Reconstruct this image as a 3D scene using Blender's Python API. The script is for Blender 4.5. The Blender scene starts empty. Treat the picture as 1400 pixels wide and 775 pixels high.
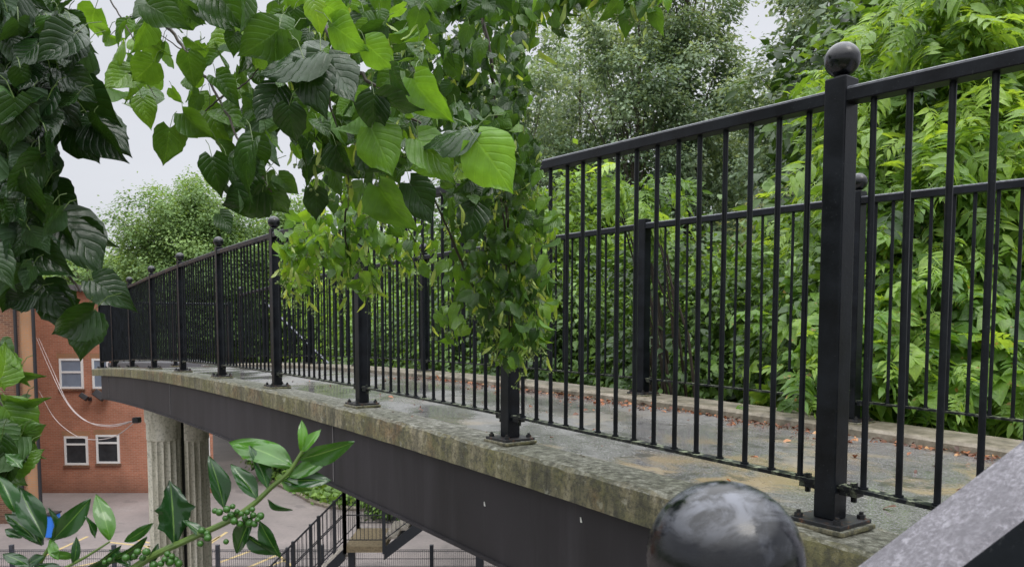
import bpy, bmesh, math, random
import numpy as np
from mathutils import Vector, Matrix
random.seed(7); rng = np.random.default_rng(11)
sc = bpy.context.scene
col = sc.collection
R = math.radians

# ------------------------------------------------------------------ camera
CAMZ = 7.2; F = 1040.0; PITCH = 0.06587; PPY = 510.5
cp, sp = math.cos(PITCH), math.sin(PITCH)
cam = bpy.data.cameras.new("camera"); co = bpy.data.objects.new("camera", cam); col.objects.link(co)
co.location = (0, 0, CAMZ); co.rotation_euler = (math.pi/2 - PITCH, 0, 0)
cam.sensor_width = 36; cam.lens = 36*F/1400; cam.shift_y = (PPY-387.5)/1400
cam.clip_start = 0.02; cam.clip_end = 3000
sc.camera = co
cam.dof.use_dof = True; cam.dof.focus_distance = 2.0; cam.dof.aperture_fstop = 17

def at(x, y, d):
    """world point seen at pixel (x, y) of the 1400 px photo, d metres in front of the lens"""
    u = (x-700)/F*d; v = (PPY-y)/F*d
    return Vector((u, d*cp + v*sp, CAMZ - d*sp + v*cp))
def atz(x, y, z):
    d = 1.0; p = at(x, y, 1.0)
    k = (z-CAMZ)/(p.z-CAMZ)
    return at(x, y, k)

# ------------------------------------------------------------------ world
w = bpy.data.worlds.new("World"); sc.world = w; w.use_nodes = True
nt = w.node_tree; nt.nodes.clear(); N = nt.nodes.new; L = nt.links.new
out = N("ShaderNodeOutputWorld"); bg = N("ShaderNodeBackground"); L(bg.outputs[0], out.inputs[0])
sky = N("ShaderNodeTexSky"); sky.sky_type = 'NISHITA'; sky.sun_disc = False
sky.sun_elevation = R(58); sky.sun_rotation = R(200); sky.dust_density = 4
skm = N("ShaderNodeVectorMath"); skm.operation = 'SCALE'; skm.inputs['Scale'].default_value = 0.09; L(sky.outputs[0], skm.inputs[0])
tc = N("ShaderNodeTexCoord"); sep = N("ShaderNodeSeparateXYZ"); L(tc.outputs['Generated'], sep.inputs[0])
ramp = N("ShaderNodeValToRGB"); L(sep.outputs['Z'], ramp.inputs[0])
e = ramp.color_ramp.elements
e[0].position = 0.0; e[0].color = (.80, .82, .87, 1)
e[1].position = 1.0; e[1].color = (4.0, 4.05, 4.2, 1)
m_ = ramp.color_ramp.elements.new(.42); m_.color = (.83, .85, .91, 1)
m2 = ramp.color_ramp.elements.new(.6); m2.color = (2.4, 2.43, 2.5, 1)
no = N("ShaderNodeTexNoise"); no.inputs['Scale'].default_value = 2.2; no.inputs['Detail'].default_value = 5
mp = N("ShaderNodeMapping"); mp.inputs['Scale'].default_value = (1, 1, 3); L(tc.outputs['Generated'], mp.inputs[0]); L(mp.outputs[0], no.inputs[0])
mr = N("ShaderNodeMapRange"); mr.inputs['From Min'].default_value = .3; mr.inputs['From Max'].default_value = .7
mr.inputs['To Min'].default_value = .92; mr.inputs['To Max'].default_value = 1.05; L(no.outputs[0], mr.inputs[0])
sc2 = N("ShaderNodeVectorMath"); sc2.operation = 'SCALE'; L(ramp.outputs[0], sc2.inputs[0]); L(mr.outputs[0], sc2.inputs['Scale'])
mix = N("ShaderNodeMix"); mix.data_type = 'RGBA'; mix.inputs['Factor'].default_value = .9
L(skm.outputs[0], mix.inputs['A']); L(sc2.outputs[0], mix.inputs['B']); L(mix.outputs['Result'], bg.inputs[0])
bg.inputs[1].default_value = 1.0
sun = bpy.data.lights.new("sun", 'SUN'); sun.energy = .9; sun.angle = R(25); sun.color = (1, .96, .9)
so = bpy.data.objects.new("sun", sun); col.objects.link(so); so.rotation_euler = (R(32), R(12), R(20)); so.location = (0, 0, 30)
sc.view_settings.view_transform = 'Standard'; sc.view_settings.look = 'None'; sc.view_settings.exposure = 0

# ------------------------------------------------------------------ materials
def mat(name, fn):
    m = bpy.data.materials.new(name); m.use_nodes = True
    t = m.node_tree; b = t.nodes['Principled BSDF']
    fn(t, b, t.nodes.new, t.links.new); return m
def noise(t, scale, detail=4, rough=.55, vec=None, dist=0.0):
    n = t.nodes.new("ShaderNodeTexNoise"); n.inputs['Scale'].default_value = scale; n.inputs['Detail'].default_value = detail
    n.inputs['Roughness'].default_value = rough; n.inputs['Distortion'].default_value = dist
    if vec is None:
        c = t.nodes.new("ShaderNodeTexCoord"); vec = c.outputs['Object']
    t.links.new(vec, n.inputs['Vector']); return n.outputs[0]
def cr(t, src, stops):
    r = t.nodes.new("ShaderNodeValToRGB"); el = r.color_ramp.elements
    while len(el) < len(stops): el.new(.5)
    for e_, (p, c) in zip(el, stops):
        e_.position = p; e_.color = (c, c, c, 1) if isinstance(c, (int, float)) else (*c, 1)
    t.links.new(src, r.inputs[0]); return r.outputs[0]
def mixc(t, f, a, b, mode='MIX'):
    m = t.nodes.new("ShaderNodeMix"); m.data_type = 'RGBA'; m.blend_type = mode
    for s, k in ((f, 'Factor'), (a, 'A'), (b, 'B')):
        if isinstance(s, (int, float)): m.inputs[k].default_value = s if k == 'Factor' else (s, s, s, 1)
        elif isinstance(s, tuple): m.inputs[k].default_value = (*s, 1)
        else: t.links.new(s, m.inputs[k])
    return m.outputs['Result']
def bump(t, b, src, strength=.3, dist=.01):
    n = t.nodes.new("ShaderNodeBump"); n.inputs['Strength'].default_value = strength; n.inputs['Distance'].default_value = dist
    t.links.new(src, n.inputs['Height']); t.links.new(n.outputs[0], b.inputs['Normal'])
def stretched(t, s):
    c = t.nodes.new("ShaderNodeTexCoord"); m = t.nodes.new("ShaderNodeMapping"); m.inputs['Scale'].default_value = s
    t.links.new(c.outputs['Object'], m.inputs[0]); return m.outputs[0]
def math_(t, op, a, b=None, clamp=False):
    m = t.nodes.new("ShaderNodeMath"); m.operation = op; m.use_clamp = clamp
    for i, s in enumerate((a, b)):
        if s is None: continue
        if isinstance(s, (int, float)): m.inputs[i].default_value = s
        else: t.links.new(s, m.inputs[i])
    return m.outputs[0]

def f_paint(t, b, N, L):
    n1 = noise(t, 9, 6); n2 = noise(t, 160, 5, .7)
    c = cr(t, n1, [(.35, (.003, .0035, .005)), (.62, (.008, .010, .014))])
    chip = cr(t, n2, [(.63, 0.), (.69, 1.)])
    c = mixc(t, math_(t, 'MULTIPLY', chip, .35), c, (.12, .13, .13))
    L(c, b.inputs['Base Color'])
    L(cr(t, n1, [(.3, .26), (.7, .5)]), b.inputs['Roughness'])
    b.inputs['Specular IOR Level'].default_value = .2
    bump(t, b, noise(t, 60, 6, .6), .25, .002)
M_paint = mat("black_gloss_paint", f_paint)
def f_ball(t, b, N, L):
    n1 = noise(t, 17, 9, .66, dist=1.2)
    c = cr(t, n1, [(.42, (.002, .0025, .004)), (.56, (.005, .006, .009)), (.64, (.03, .033, .042)), (.75, (.10, .11, .13))])
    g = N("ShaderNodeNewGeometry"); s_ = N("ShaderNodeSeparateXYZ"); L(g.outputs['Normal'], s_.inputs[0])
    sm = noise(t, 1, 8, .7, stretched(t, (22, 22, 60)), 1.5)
    c = mixc(t, math_(t, 'MULTIPLY', cr(t, s_.outputs['Z'], [(.35, 0.), (.9, 1.)]), cr(t, sm, [(.44, .0), (.6, .8)])), c, (.16, .17, .20))  # pale sky sheen painted onto the upward side, broken up by noise
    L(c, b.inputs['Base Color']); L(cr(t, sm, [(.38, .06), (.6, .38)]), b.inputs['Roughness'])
    bump(t, b, noise(t, 50, 5, .6), .22, .0016)
def f_rail(t, b, N, L):
    f_paint(t, b, N, L)
    g = N("ShaderNodeNewGeometry"); s_ = N("ShaderNodeSeparateXYZ"); L(g.outputs['Normal'], s_.inputs[0])
    up = cr(t, s_.outputs['Z'], [(.3, 0.), (.7, 1.)])
    sky_sheen = math_(t, 'MULTIPLY', up, cr(t, noise(t, 70, 6, .7), [(.35, .3), (.6, 1.)]))
    src = b.inputs['Base Color'].links[0].from_socket
    L(mixc(t, sky_sheen, src, (.20, .21, .24)), b.inputs['Base Color'])  # sky reflection on the rail's upward faces painted into the base colour
M_rail = mat("handrail_black_paint_sky_lit_top", f_rail)
def f_low(t, b, N, L):
    f_paint(t, b, N, L)
    g = N("ShaderNodeNewGeometry"); s_ = N("ShaderNodeSeparateXYZ"); L(g.outputs['Normal'], s_.inputs[0])
    up = cr(t, s_.outputs['Z'], [(.3, .25), (.85, 1.)])
    n_ = noise(t, 34, 8, .75)
    src = b.inputs['Base Color'].links[0].from_socket
    L(mixc(t, math_(t, 'MULTIPLY', up, cr(t, n_, [(.50, .0), (.58, .9)])), src, mixc(t, noise(t, 120, 4), (.10, .13, .05), (.42, .45, .34))), b.inputs['Base Color'])
M_low = mat("lichened_black_paint", f_low)
M_ball = mat("worn_black_paint_sky_sheen", f_ball)
def f_rusty(t, b, N, L):
    n1 = noise(t, 40, 6, .65)
    L(cr(t, n1, [(.52, (.008, .009, .011)), (.6, (.03, .02, .014)), (.67, (.14, .05, .02)), (.75, (.16, .17, .12))]), b.inputs['Base Color'])
    b.inputs['Roughness'].default_value = .5; bump(t, b, n1, .6, .004)
M_rusty = mat("rust_spotted_black_steel", f_rusty)
def f_wetrail(t, b, N, L):
    n1 = noise(t, 210, 9, .8); n2 = noise(t, 35, 7, .7)
    c = cr(t, n1, [(.38, (.10, .094, .108)), (.5, (.17, .162, .182)), (.62, (.31, .30, .335))])
    c = mixc(t, cr(t, n2, [(.42, .0), (.56, .6)]), c, (.12, .115, .13)); c = mixc(t, cr(t, noise(t, 70, 6, .7), [(.56, .0), (.62, .5)]), c, (.40, .39, .43))
    L(c, b.inputs['Base Color']); b.inputs['Roughness'].default_value = .45
    bump(t, b, n1, .6, .003)
M_wetrail = mat("weathered_wet_handrail_top", f_wetrail)
def f_girder(t, b, N, L):
    n1 = noise(t, 1.2, 5); n2 = noise(t, 120, 3, .8); n3 = noise(t, 1, 6, .6, stretched(t, (7, 7, .5)))
    c = cr(t, n1, [(.3, (.014, .0128, .0145)), (.7, (.027, .0245, .029))])
    c = mixc(t, cr(t, n3, [(.5, .0), (.75, .55)]), c, (.045, .042, .048)); c = mixc(t, cr(t, noise(t, 1, 7, .6, stretched(t, (3, 3, .35))), [(.56, .0), (.68, .6)]), c, (.008, .008, .008)); c = mixc(t, cr(t, noise(t, 1, 5, .6, stretched(t, (16, 16, 1.2))), [(.68, .0), (.75, .3)]), c, (.09, .06, .04))
    c = mixc(t, cr(t, n2, [(.74, 0.), (.77, .6)]), c, (.22, .21, .2))
    L(c, b.inputs['Base Color']); b.inputs['Roughness'].default_value = .6; b.inputs['Specular IOR Level'].default_value = .3; bump(t, b, noise(t, 45, 4), .12, .003)
M_girder = mat("dark_violet_grey_girder_paint", f_girder)
def f_edge(t, b, N, L):
    n1 = noise(t, 3.0, 8, .65); st = noise(t, 1, 7, .65, stretched(t, (12, 12, 2.2))); n2 = noise(t, 42, 8, .75); n3 = noise(t, 2.2, 5, .6)
    c = cr(t, st, [(.34, (.025, .025, .016)), (.45, (.10, .095, .055)), (.57, (.27, .235, .145)), (.72, (.46, .42, .33))])
    c = mixc(t, cr(t, n1, [(.42, .0), (.62, .75)]), c, (.19, .18, .055))
    c = mixc(t, cr(t, n3, [(.56, .0), (.66, .55)]), c, (.32, .17, .075))
    c = mixc(t, cr(t, n2, [(.40, .8), (.54, .0)]), c, (.04, .04, .026))
    c = mixc(t, cr(t, noise(t, 17, 6, .7), [(.60, .0), (.68, .55)]), c, (.5, .49, .42))
    g = N("ShaderNodeNewGeometry"); s = N("ShaderNodeSeparateXYZ"); L(g.outputs['True Normal'], s.inputs[0])
    up = cr(t, s.outputs['Z'], [(.5, 0.), (.9, 1.)])
    topc = cr(t, noise(t, 30, 9, .8), [(.40, (.03, .03, .02)), (.5, (.13, .128, .095)), (.62, (.36, .36, .32))])
    c = mixc(t, up, c, topc)
    c = mixc(t, cr(t, noise(t, 1.1, 6, .6), [(.40, .0), (.62, .6)]), c, mixc(t, 1.0, c, (.42, .47, .30), 'MULTIPLY'))
    L(c, b.inputs['Base Color']); b.inputs['Roughness'].default_value = .5
    bump(t, b, noise(t, 50, 9, .8), .9, .012)
M_edge = mat("lichen_stained_concrete", f_edge)
def f_deck(t, b, N, L):
    n1 = noise(t, 2.0, 7, .62, dist=.4); n2 = noise(t, 150, 6, .8); n3 = noise(t, 1.3, 5, .55, stretched(t, (1.6, .7, 1)))
    c = cr(t, n2, [(.32, (.045, .045, .045)), (.5, (.15, .148, .146)), (.70, (.42, .415, .41))])
    tan = cr(t, n1, [(.49, .0), (.58, .8)]); c_ = N('ShaderNodeTexCoord'); sy = N('ShaderNodeSeparateXYZ'); L(c_.outputs['Object'], sy.inputs[0]); fade = N('ShaderNodeMapRange'); fade.inputs['From Min'].default_value = 2.6; fade.inputs['From Max'].default_value = 4.6; fade.inputs['To Min'].default_value = 1; fade.inputs['To Max'].default_value = .12; L(sy.outputs['Y'], fade.inputs[0]); tan = math_(t, 'MULTIPLY', tan, fade.outputs[0])
    c = mixc(t, tan, c, mixc(t, n2, (.22, .16, .08), (.36, .28, .16)))
    c = mixc(t, cr(t, noise(t, 6, 8, .75, dist=.5), [(.54, .0), (.60, .65)]), c, (.05, .05, .045)); c = mixc(t, cr(t, noise(t, 22, 7, .75), [(.62, .0), (.66, .6)]), c, (.42, .42, .41))
    L(c, b.inputs['Base Color'])
    wet = cr(t, n3, [(.44, .07), (.60, .36)])
    L(math_(t, 'ADD', wet, math_(t, 'MULTIPLY', tan, .12)), b.inputs['Roughness'])
    b.inputs['Specular IOR Level'].default_value = .6
    n = N("ShaderNodeBump"); n.inputs['Distance'].default_value = .004; L(n2, n.inputs['Height'])
    L(cr(t, n3, [(.46, .05), (.64, .5)]), n.inputs['Strength']); L(n.outputs[0], b.inputs['Normal'])
M_deck = mat("wet_worn_asphalt", f_deck)
def f_kerb(t, b, N, L):
    n1 = noise(t, 9, 7, .7)
    L(cr(t, n1, [(.32, (.07, .065, .045)), (.5, (.19, .165, .12)), (.7, (.34, .30, .24))]), b.inputs['Base Color'])
    b.inputs['Roughness'].default_value = .55; bump(t, b, noise(t, 60, 6, .7), .6, .006)
M_kerb = mat("weathered_kerb_concrete", f_kerb)
def f_pier(t, b, N, L):
    n1 = noise(t, 1, 7, .65, stretched(t, (6, 6, .7))); n2 = noise(t, 30, 6, .7)
    c = cr(t, n1, [(.35, (.36, .34, .27)), (.55, (.58, .55, .46)), (.7, (.70, .67, .59))])
    c = mixc(t, cr(t, n2, [(.36, .6), (.5, .0)]), c, (.12, .13, .09))
    L(c, b.inputs['Base Color']); b.inputs['Roughness'].default_value = .8; bump(t, b, n2, .3, .006)
M_pier = mat("fluted_pier_concrete", f_pier)
def brickf(c1, c2, mortar, sc_=1.0):
    def f(t, b, N, L):
        c = N("ShaderNodeTexCoord"); s = N("ShaderNodeSeparateXYZ"); L(c.outputs['Object'], s.inputs[0])
        cb = N("ShaderNodeCombineXYZ"); L(math_(t, 'ADD', s.outputs['X'], s.outputs['Y']), cb.inputs[0]); L(s.outputs['Z'], cb.inputs[1])
        bt = N("ShaderNodeTexBrick"); L(cb.outputs[0], bt.inputs['Vector'])
        bt.inputs['Scale'].default_value = 1.0; bt.inputs['Brick Width'].default_value = .225*sc_; bt.inputs['Row Height'].default_value = .075*sc_
        bt.inputs['Mortar Size'].default_value = .008; bt.inputs['Color1'].default_value = (*c1, 1); bt.inputs['Color2'].default_value = (*c2, 1)
        bt.inputs['Mortar'].default_value = (*mortar, 1); bt.inputs['Bias'].default_value = -.2
        n = noise(t, .7, 6, .6)
        cc = mixc(t, 1.0, bt.outputs[0], cr(t, n, [(.3, .72), (.7, 1.1)]), 'MULTIPLY')
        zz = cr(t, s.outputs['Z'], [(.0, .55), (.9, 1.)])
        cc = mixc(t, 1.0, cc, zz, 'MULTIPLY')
        L(cc, b.inputs['Base Color']); b.inputs['Roughness'].default_value = .85
    return f
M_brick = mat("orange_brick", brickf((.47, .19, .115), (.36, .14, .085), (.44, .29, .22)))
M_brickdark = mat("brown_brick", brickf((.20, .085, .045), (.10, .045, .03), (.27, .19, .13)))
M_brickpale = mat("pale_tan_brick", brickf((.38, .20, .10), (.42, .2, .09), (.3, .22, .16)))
def plain(name, c, r=.5, metal=0.0, n_=.15, s_=20, spec=.5):
    def f(t, b, N, L):
        a = tuple(x*(1-n_) for x in c); d = tuple(min(1, x*(1+n_)) for x in c)
        L(cr(t, noise(t, s_, 5), [(.3, a), (.7, d)]), b.inputs['Base Color'])
        b.inputs['Roughness'].default_value = r; b.inputs['Metallic'].default_value = metal; b.inputs['Specular IOR Level'].default_value = spec
    return mat(name, f)
M_white = plain("white_window_frame", (.78, .79, .8), .4, n_=.04)
M_glass = plain("dark_window_glass", (.035, .042, .05), .08, n_=.4, s_=2)
M_blind = plain("pale_blue_grey_window_glass", (.20, .25, .33), .12, n_=.12, s_=2)
M_roof = plain("grey_roof", (.12, .12, .13), .8)
M_pipe = plain("black_pipe", (.02, .02, .024), .4)
M_blue = plain("blue_panel", (.02, .16, .62), .5, n_=.05)
M_fence = plain("dark_fence_metal", (.03, .034, .045), .5)
M_cable = plain("pale_cable", (.36, .31, .30), .7)
M_stone = plain("buff_step_edge", (.34, .27, .17), .8, n_=.35)
M_tread = plain("pale_step_tread", (.5, .45, .4), .8, n_=.3)
M_yellow = plain("worn_yellow_line", (.42, .32, .15), .7, n_=.25)
def f_yard(t, b, N, L):
    n1 = noise(t, .35, 7, .6); n2 = noise(t, 8, 6, .75); n3 = noise(t, .9, 5, .6, dist=.6)
    c = cr(t, n1, [(.35, (.155, .135, .13)), (.6, (.235, .20, .19)), (.75, (.28, .25, .24))])
    c = mixc(t, cr(t, n2, [(.3, .5), (.55, .0)]), c, (.11, .10, .10))
    c = mixc(t, cr(t, n3, [(.60, .0), (.64, .45)]), c, (.09, .08, .08))
    L(c, b.inputs['Base Color']); b.inputs['Roughness'].default_value = .6
M_yard = mat("pinkish_asphalt", f_yard)
def f_soil(t, b, N, L):
    L(cr(t, noise(t, 3, 8, .7), [(.35, (.03, .028, .015)), (.55, (.05, .07, .02)), (.7, (.10, .07, .04))]), b.inputs['Base Color'])
    b.inputs['Roughness'].default_value = .95
M_soil = mat("leafy_soil", f_soil)
def f_bark(t, b, N, L):
    n = noise(t, 1, 7, .7, stretched(t, (30, 30, 5)))
    L(cr(t, n, [(.35, (.025, .02, .015)), (.65, (.10, .085, .065))]), b.inputs['Base Color']); b.inputs['Roughness'].default_value = .85
    bump(t, b, n, .6, .01)
M_bark = mat("bark", f_bark)
M_twig = plain("dark_twig", (.035, .026, .018), .6, n_=.4, s_=60)
M_greentwig = plain("green_stem", (.09, .15, .03), .4, n_=.3, s_=60)
M_berry = plain("green_berry", (.03, .095, .012), .18, n_=.3, s_=80)
M_seed = plain("linden_seed", (.16, .22, .06), .5, n_=.2, s_=80)

def leafmat(name, stops, trans=.35, rough=.35, veins=0.0, spec=.5, under=1.5, rib=None, brown=0.0, tcol=1.0):
    """stops: colours over the per-leaf tint 0..1"""
    def f(t, b, N, L):
        a = N("ShaderNodeAttribute"); a.attribute_name = "tint"
        c = cr(t, a.outputs['Fac'], stops)
        g = N("ShaderNodeNewGeometry")
        uv = N("ShaderNodeUVMap"); s = N("ShaderNodeSeparateXYZ"); L(uv.outputs[0], s.inputs[0])
        if veins or rib:
            au = math_(t, 'ABSOLUTE', math_(t, 'SUBTRACT', s.outputs['X'], .5))      # 0 on the midrib, .5 at the margin
            mid = cr(t, au, [(.0, 1.), (.035, .0)])
            lat = math_(t, 'FRACT', math_(t, 'MULTIPLY', math_(t, 'SUBTRACT', s.outputs['Y'], math_(t, 'MULTIPLY', au, .8)), 6.5))
            lat = math_(t, 'ABSOLUTE', math_(t, 'SUBTRACT', lat, .5))
            latm = cr(t, lat, [(.0, 1.), (.07, .0)])
            vm = math_(t, 'MAXIMUM', mid, math_(t, 'MULTIPLY', latm, .4))
            if rib: c = mixc(t, math_(t, 'MULTIPLY', mid, .8), c, rib)
            if veins:
                c = mixc(t, math_(t, 'MULTIPLY', vm, veins), c, mixc(t, 1.0, c, (1.7, 1.55, 1.5), 'MULTIPLY'))
                h = math_(t, 'ADD', cr(t, lat, [(.0, 0.), (.16, .8), (.5, 1.)]), math_(t, 'MULTIPLY', noise(t, 110, 5, .65), .9))
                h = math_(t, 'SUBTRACT', h, math_(t, 'MULTIPLY', mid, .6))
                bump(t, b, h, .4, .002)
        c = mixc(t, 1.0, c, cr(t, noise(t, 45, 4), [(.3, .8), (.7, 1.15)]), 'MULTIPLY')
        if brown:
            c = mixc(t, cr(t, noise(t, 16, 6, .6), [(.70-brown, .0), (.73-brown, .85)]), c, (.42, .24, .10))
        und = mixc(t, 1.0, c, (under*.95, under*.9, under*1.25), 'MULTIPLY')
        cc = mixc(t, g.outputs['Backfacing'], c, und)
        L(cc, b.inputs['Base Color'])
        L(math_(t, 'ADD', math_(t, 'MULTIPLY', g.outputs['Backfacing'], .25), rough), b.inputs['Roughness'])
        b.inputs['Specular IOR Level'].default_value = spec
        tr = N("ShaderNodeBsdfTranslucent"); L(mixc(t, 1.0, c, (1.85*tcol, 1.6*tcol, .6*tcol), 'MULTIPLY'), tr.inputs[0])
        mx = N("ShaderNodeMixShader"); mx.inputs[0].default_value = trans
        L(b.outputs[0], mx.inputs[1]); L(tr.outputs[0], mx.inputs[2]); L(mx.outputs[0], t.nodes['Material Output'].inputs[0])
    return mat(name, f)
M_lindark = leafmat("shaded_linden_leaf", [(0, (.012, .034, .010)), (.6, (.026, .066, .016)), (1, (.05, .13, .02))], .30, .24, .5, .5)  # shade on the darker leaves put into the colour
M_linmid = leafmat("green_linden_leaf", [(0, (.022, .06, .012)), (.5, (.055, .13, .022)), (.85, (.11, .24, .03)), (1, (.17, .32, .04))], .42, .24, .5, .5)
M_linbright = leafmat("backlit_linden_leaf", [(0, (.05, .13, .02)), (1, (.16, .34, .04))], .45, .35, .45, .45)  # same leaf, its backlit brightness put into the colour
M_bract = leafmat("linden_bract", [(0, (.22, .34, .07)), (1, (.38, .48, .15))], .45, .45)
M_holly = leafmat("glossy_holly_leaf", [(0, (.008, .032, .011)), (.5, (.02, .075, .015)), (1, (.085, .23, .02))], .22, .14, 0.0, .6, rib=(.16, .30, .07))
M_ash = leafmat("light_shrub_leaf", [(0, (.035, .085, .018)), (.5, (.13, .25, .04)), (1, (.32, .48, .09))], .42, .32, .4, .45)
M_broad = leafmat("broad_shrub_leaf", [(0, (.035, .085, .018)), (.5, (.12, .25, .04)), (1, (.28, .44, .08))], .42, .34, .4, .5, brown=.06)
M_bush = leafmat("mid_bush_leaf", [(0, (.04, .085, .02)), (.5, (.12, .22, .04)), (1, (.24, .40, .07))], .35, .5)
M_poplar = leafmat("grey_green_poplar_leaf", [(0, (.075, .125, .065)), (.5, (.175, .26, .15)), (1, (.34, .44, .30))], .3, .45, under=1.5)
M_willow = leafmat("silvery_willow_leaf", [(0, (.08, .11, .06)), (.5, (.17, .21, .12)), (1, (.30, .34, .21))], .3, .5)
M_hedge = leafmat("dark_hedge_leaf", [(0, (.018, .045, .010)), (.5, (.06, .125, .025)), (1, (.18, .32, .06))], .3, .45)
M_far = leafmat("distant_tree_leaf", [(0, (.07, .14, .04)), (.5, (.135, .235, .07)), (1, (.24, .37, .12))], .3, .6)
M_litter = leafmat("dead_leaf", [(0, (.06, .028, .018)), (.4, (.19, .07, .03)), (.75, (.36, .13, .05)), (1, (.50, .30, .14))], .1, .5)

# ------------------------------------------------------------------ mesh builder
class MB:
    def __init__(s): s.v = []; s.f = []
    def add(s, vs, fs):
        o = len(s.v); s.v += [tuple(p) for p in vs]; s.f += [tuple(i+o for i in f) for f in fs]; return s
    def box(s, c, size, rot=None, bev=0.0):
        x, y, z = (a/2 for a in size); c = Vector(c)
        b = min(bev, x, y, z)
        if b > 0:
            bm = bmesh.new(); bmesh.ops.create_cube(bm, size=1); bmesh.ops.scale(bm, vec=size, verts=bm.verts)
            bmesh.ops.bevel(bm, geom=bm.edges[:], offset=b, segments=2, affect='EDGES', profile=.5)
            bm.verts.index_update()
            vs = [v.co.copy() for v in bm.verts]; fs = [tuple(v.index for v in f.verts) for f in bm.faces]; bm.free()
        else:
            vs = [Vector((a, b_, c_)) for a in (-x, x) for b_ in (-y, y) for c_ in (-z, z)]
            fs = [(0, 1, 3, 2), (4, 6, 7, 5), (0, 4, 5, 1), (2, 3, 7, 6), (0, 2, 6, 4), (1, 5, 7, 3)]
        if rot is not None: vs = [rot @ p for p in vs]
        return s.add([p+c for p in vs], fs)
    def tube(s, pts, rad, n=8, caps=True):
        pts = [Vector(p) for p in pts]; rad = rad if isinstance(rad, (list, tuple)) else [rad]*len(pts)
        vs = []; fs = []; up = None
        for i, p in enumerate(pts):
            d = (pts[min(i+1, len(pts)-1)] - pts[max(i-1, 0)]).normalized()
            if up is None: up = d.orthogonal().normalized()
            up = (up - d*up.dot(d)).normalized(); sd = d.cross(up)
            for j in range(n):
                a = 2*math.pi*j/n; vs.append(p + (up*math.cos(a) + sd*math.sin(a))*rad[i])
        for i in range(len(pts)-1):
            for j in range(n):
                fs.append((i*n+j, i*n+(j+1) % n, (i+1)*n+(j+1) % n, (i+1)*n+j))
        if caps: fs.append(tuple(range(n))[::-1]); fs.append(tuple((len(pts)-1)*n+j for j in range(n)))
        return s.add(vs, fs)
    def sphere(s, c, r, seg=20, rings=12, sz=1.0):
        c = Vector(c); vs = [c+Vector((0, 0, r*sz))]; fs = []
        for i in range(1, rings):
            th = math.pi*i/rings
            for j in range(seg):
                a = 2*math.pi*j/seg; vs.append(c+Vector((r*math.sin(th)*math.cos(a), r*math.sin(th)*math.sin(a), r*sz*math.cos(th))))
        vs.append(c-Vector((0, 0, r*sz))); e_ = len(vs)-1
        for j in range(seg): fs.append((0, 1+j, 1+(j+1) % seg))
        for i in range(rings-2):
            for j in range(seg):
                a = 1+i*seg+j; b = 1+i*seg+(j+1) % seg; fs.append((a, a+seg, b+seg, b))
        for j in range(seg): fs.append((1+(rings-2)*seg+j, e_, 1+(rings-2)*seg+(j+1) % seg))
        return s.add(vs, fs)
    def loft(s, rings, caps=True):
        n = len(rings[0]); vs = [p for r in rings for p in r]; fs = []
        for i in range(len(rings)-1):
            for j in range(n): fs.append((i*n+j, (i+1)*n+j, (i+1)*n+(j+1) % n, i*n+(j+1) % n))
        if caps: fs.append(tuple(range(n))); fs.append(tuple((len(rings)-1)*n+j for j in range(n))[::-1])
        return s.add(vs, fs)
    def build(s, name, m, parent=None, smooth=False, origin=None):
        me = bpy.data.meshes.new(name); me.from_pydata(s.v, [], s.f); me.materials.append(m)
        bm = bmesh.new(); bm.from_mesh(me); bmesh.ops.recalc_face_normals(bm, faces=bm.faces); bm.to_mesh(me); bm.free()
        if smooth:
            me.polygons.foreach_set('use_smooth', [True]*len(me.polygons))
            try: me.set_sharp_from_angle(angle=R(40))
            except Exception: pass
        o = bpy.data.objects.new(name, me); col.objects.link(o)
        if parent is not None: o.parent = parent
        return o
def thing(name, label, cat, group=None):
    o = bpy.data.objects.new(name, None); col.objects.link(o); o.empty_display_size = .1
    tag(o, label, cat, group); return o
def tag(o, label=None, cat=None, group=None, kind=None):
    if label: o['label'] = label
    if cat: o['category'] = cat
    if group: o['group'] = group
    if kind: o['kind'] = kind
    return o
def cp_obj(o, parent, loc=None):
    c = o.copy(); col.objects.link(c); c.parent = parent
    if loc is not None: c.location = loc
    return c

# ------------------------------------------------------------------ leaf templates
def leaf_grid(wfun, rows, cols, back=0.0, fold=.25, droop=.25, wave=.03, serr=0.0, seed=0, cup=0.0, bend=0.0, crk=0.0):
    r_ = random.Random(seed); vs = []; uv = []; fs = []
    ts = [i/(rows-1) for i in range(rows)]; cs = [-1+2*j/(cols-1) for j in range(cols)]
    for t in ts:
        for c in cs:
            wv = wfun(t)
            j = (r_.uniform(-serr, serr) if abs(c) == 1 else 0)
            x = c*wv*(1+j); y = t - back*(1-t)**5*abs(c)**1.2*1.0
            z = fold*abs(x) - droop*t*t + wave*math.sin(9*t+4*c+seed) * abs(c) - cup*x*x
            x += bend*t*t; y += .06*bend*c; z += crk*(math.sin(23*t+7*c+seed*3)*math.cos(11*c-5*t+seed)) + crk*.8*r_.uniform(-1, 1)*(abs(c) > .9)
            vs.append((x, y, z)); uv.append((c*.5+.5, t))
    for i in range(rows-1):
        for j in range(cols-1):
            a = i*cols+j; fs.append((a, a+1, a+cols+1, a+cols))
    return np.array(vs), fs, np.array(uv)
def interp(tab):
    def f(t):
        for (a, x), (b, y) in zip(tab, tab[1:]):
            if t <= b: return x+(y-x)*((t-a)/(b-a))
        return tab[-1][1]
    return f
W_lin = interp([(0, .17), (.07, .36), (.17, .46), (.3, .49), (.45, .45), (.6, .36), (.74, .23), (.84, .12), (.92, .05), (1, .004)])
W_ell = interp([(0, .02), (.1, .12), (.25, .22), (.42, .27), (.58, .26), (.74, .19), (.87, .10), (.95, .04), (1, .003)])
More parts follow.
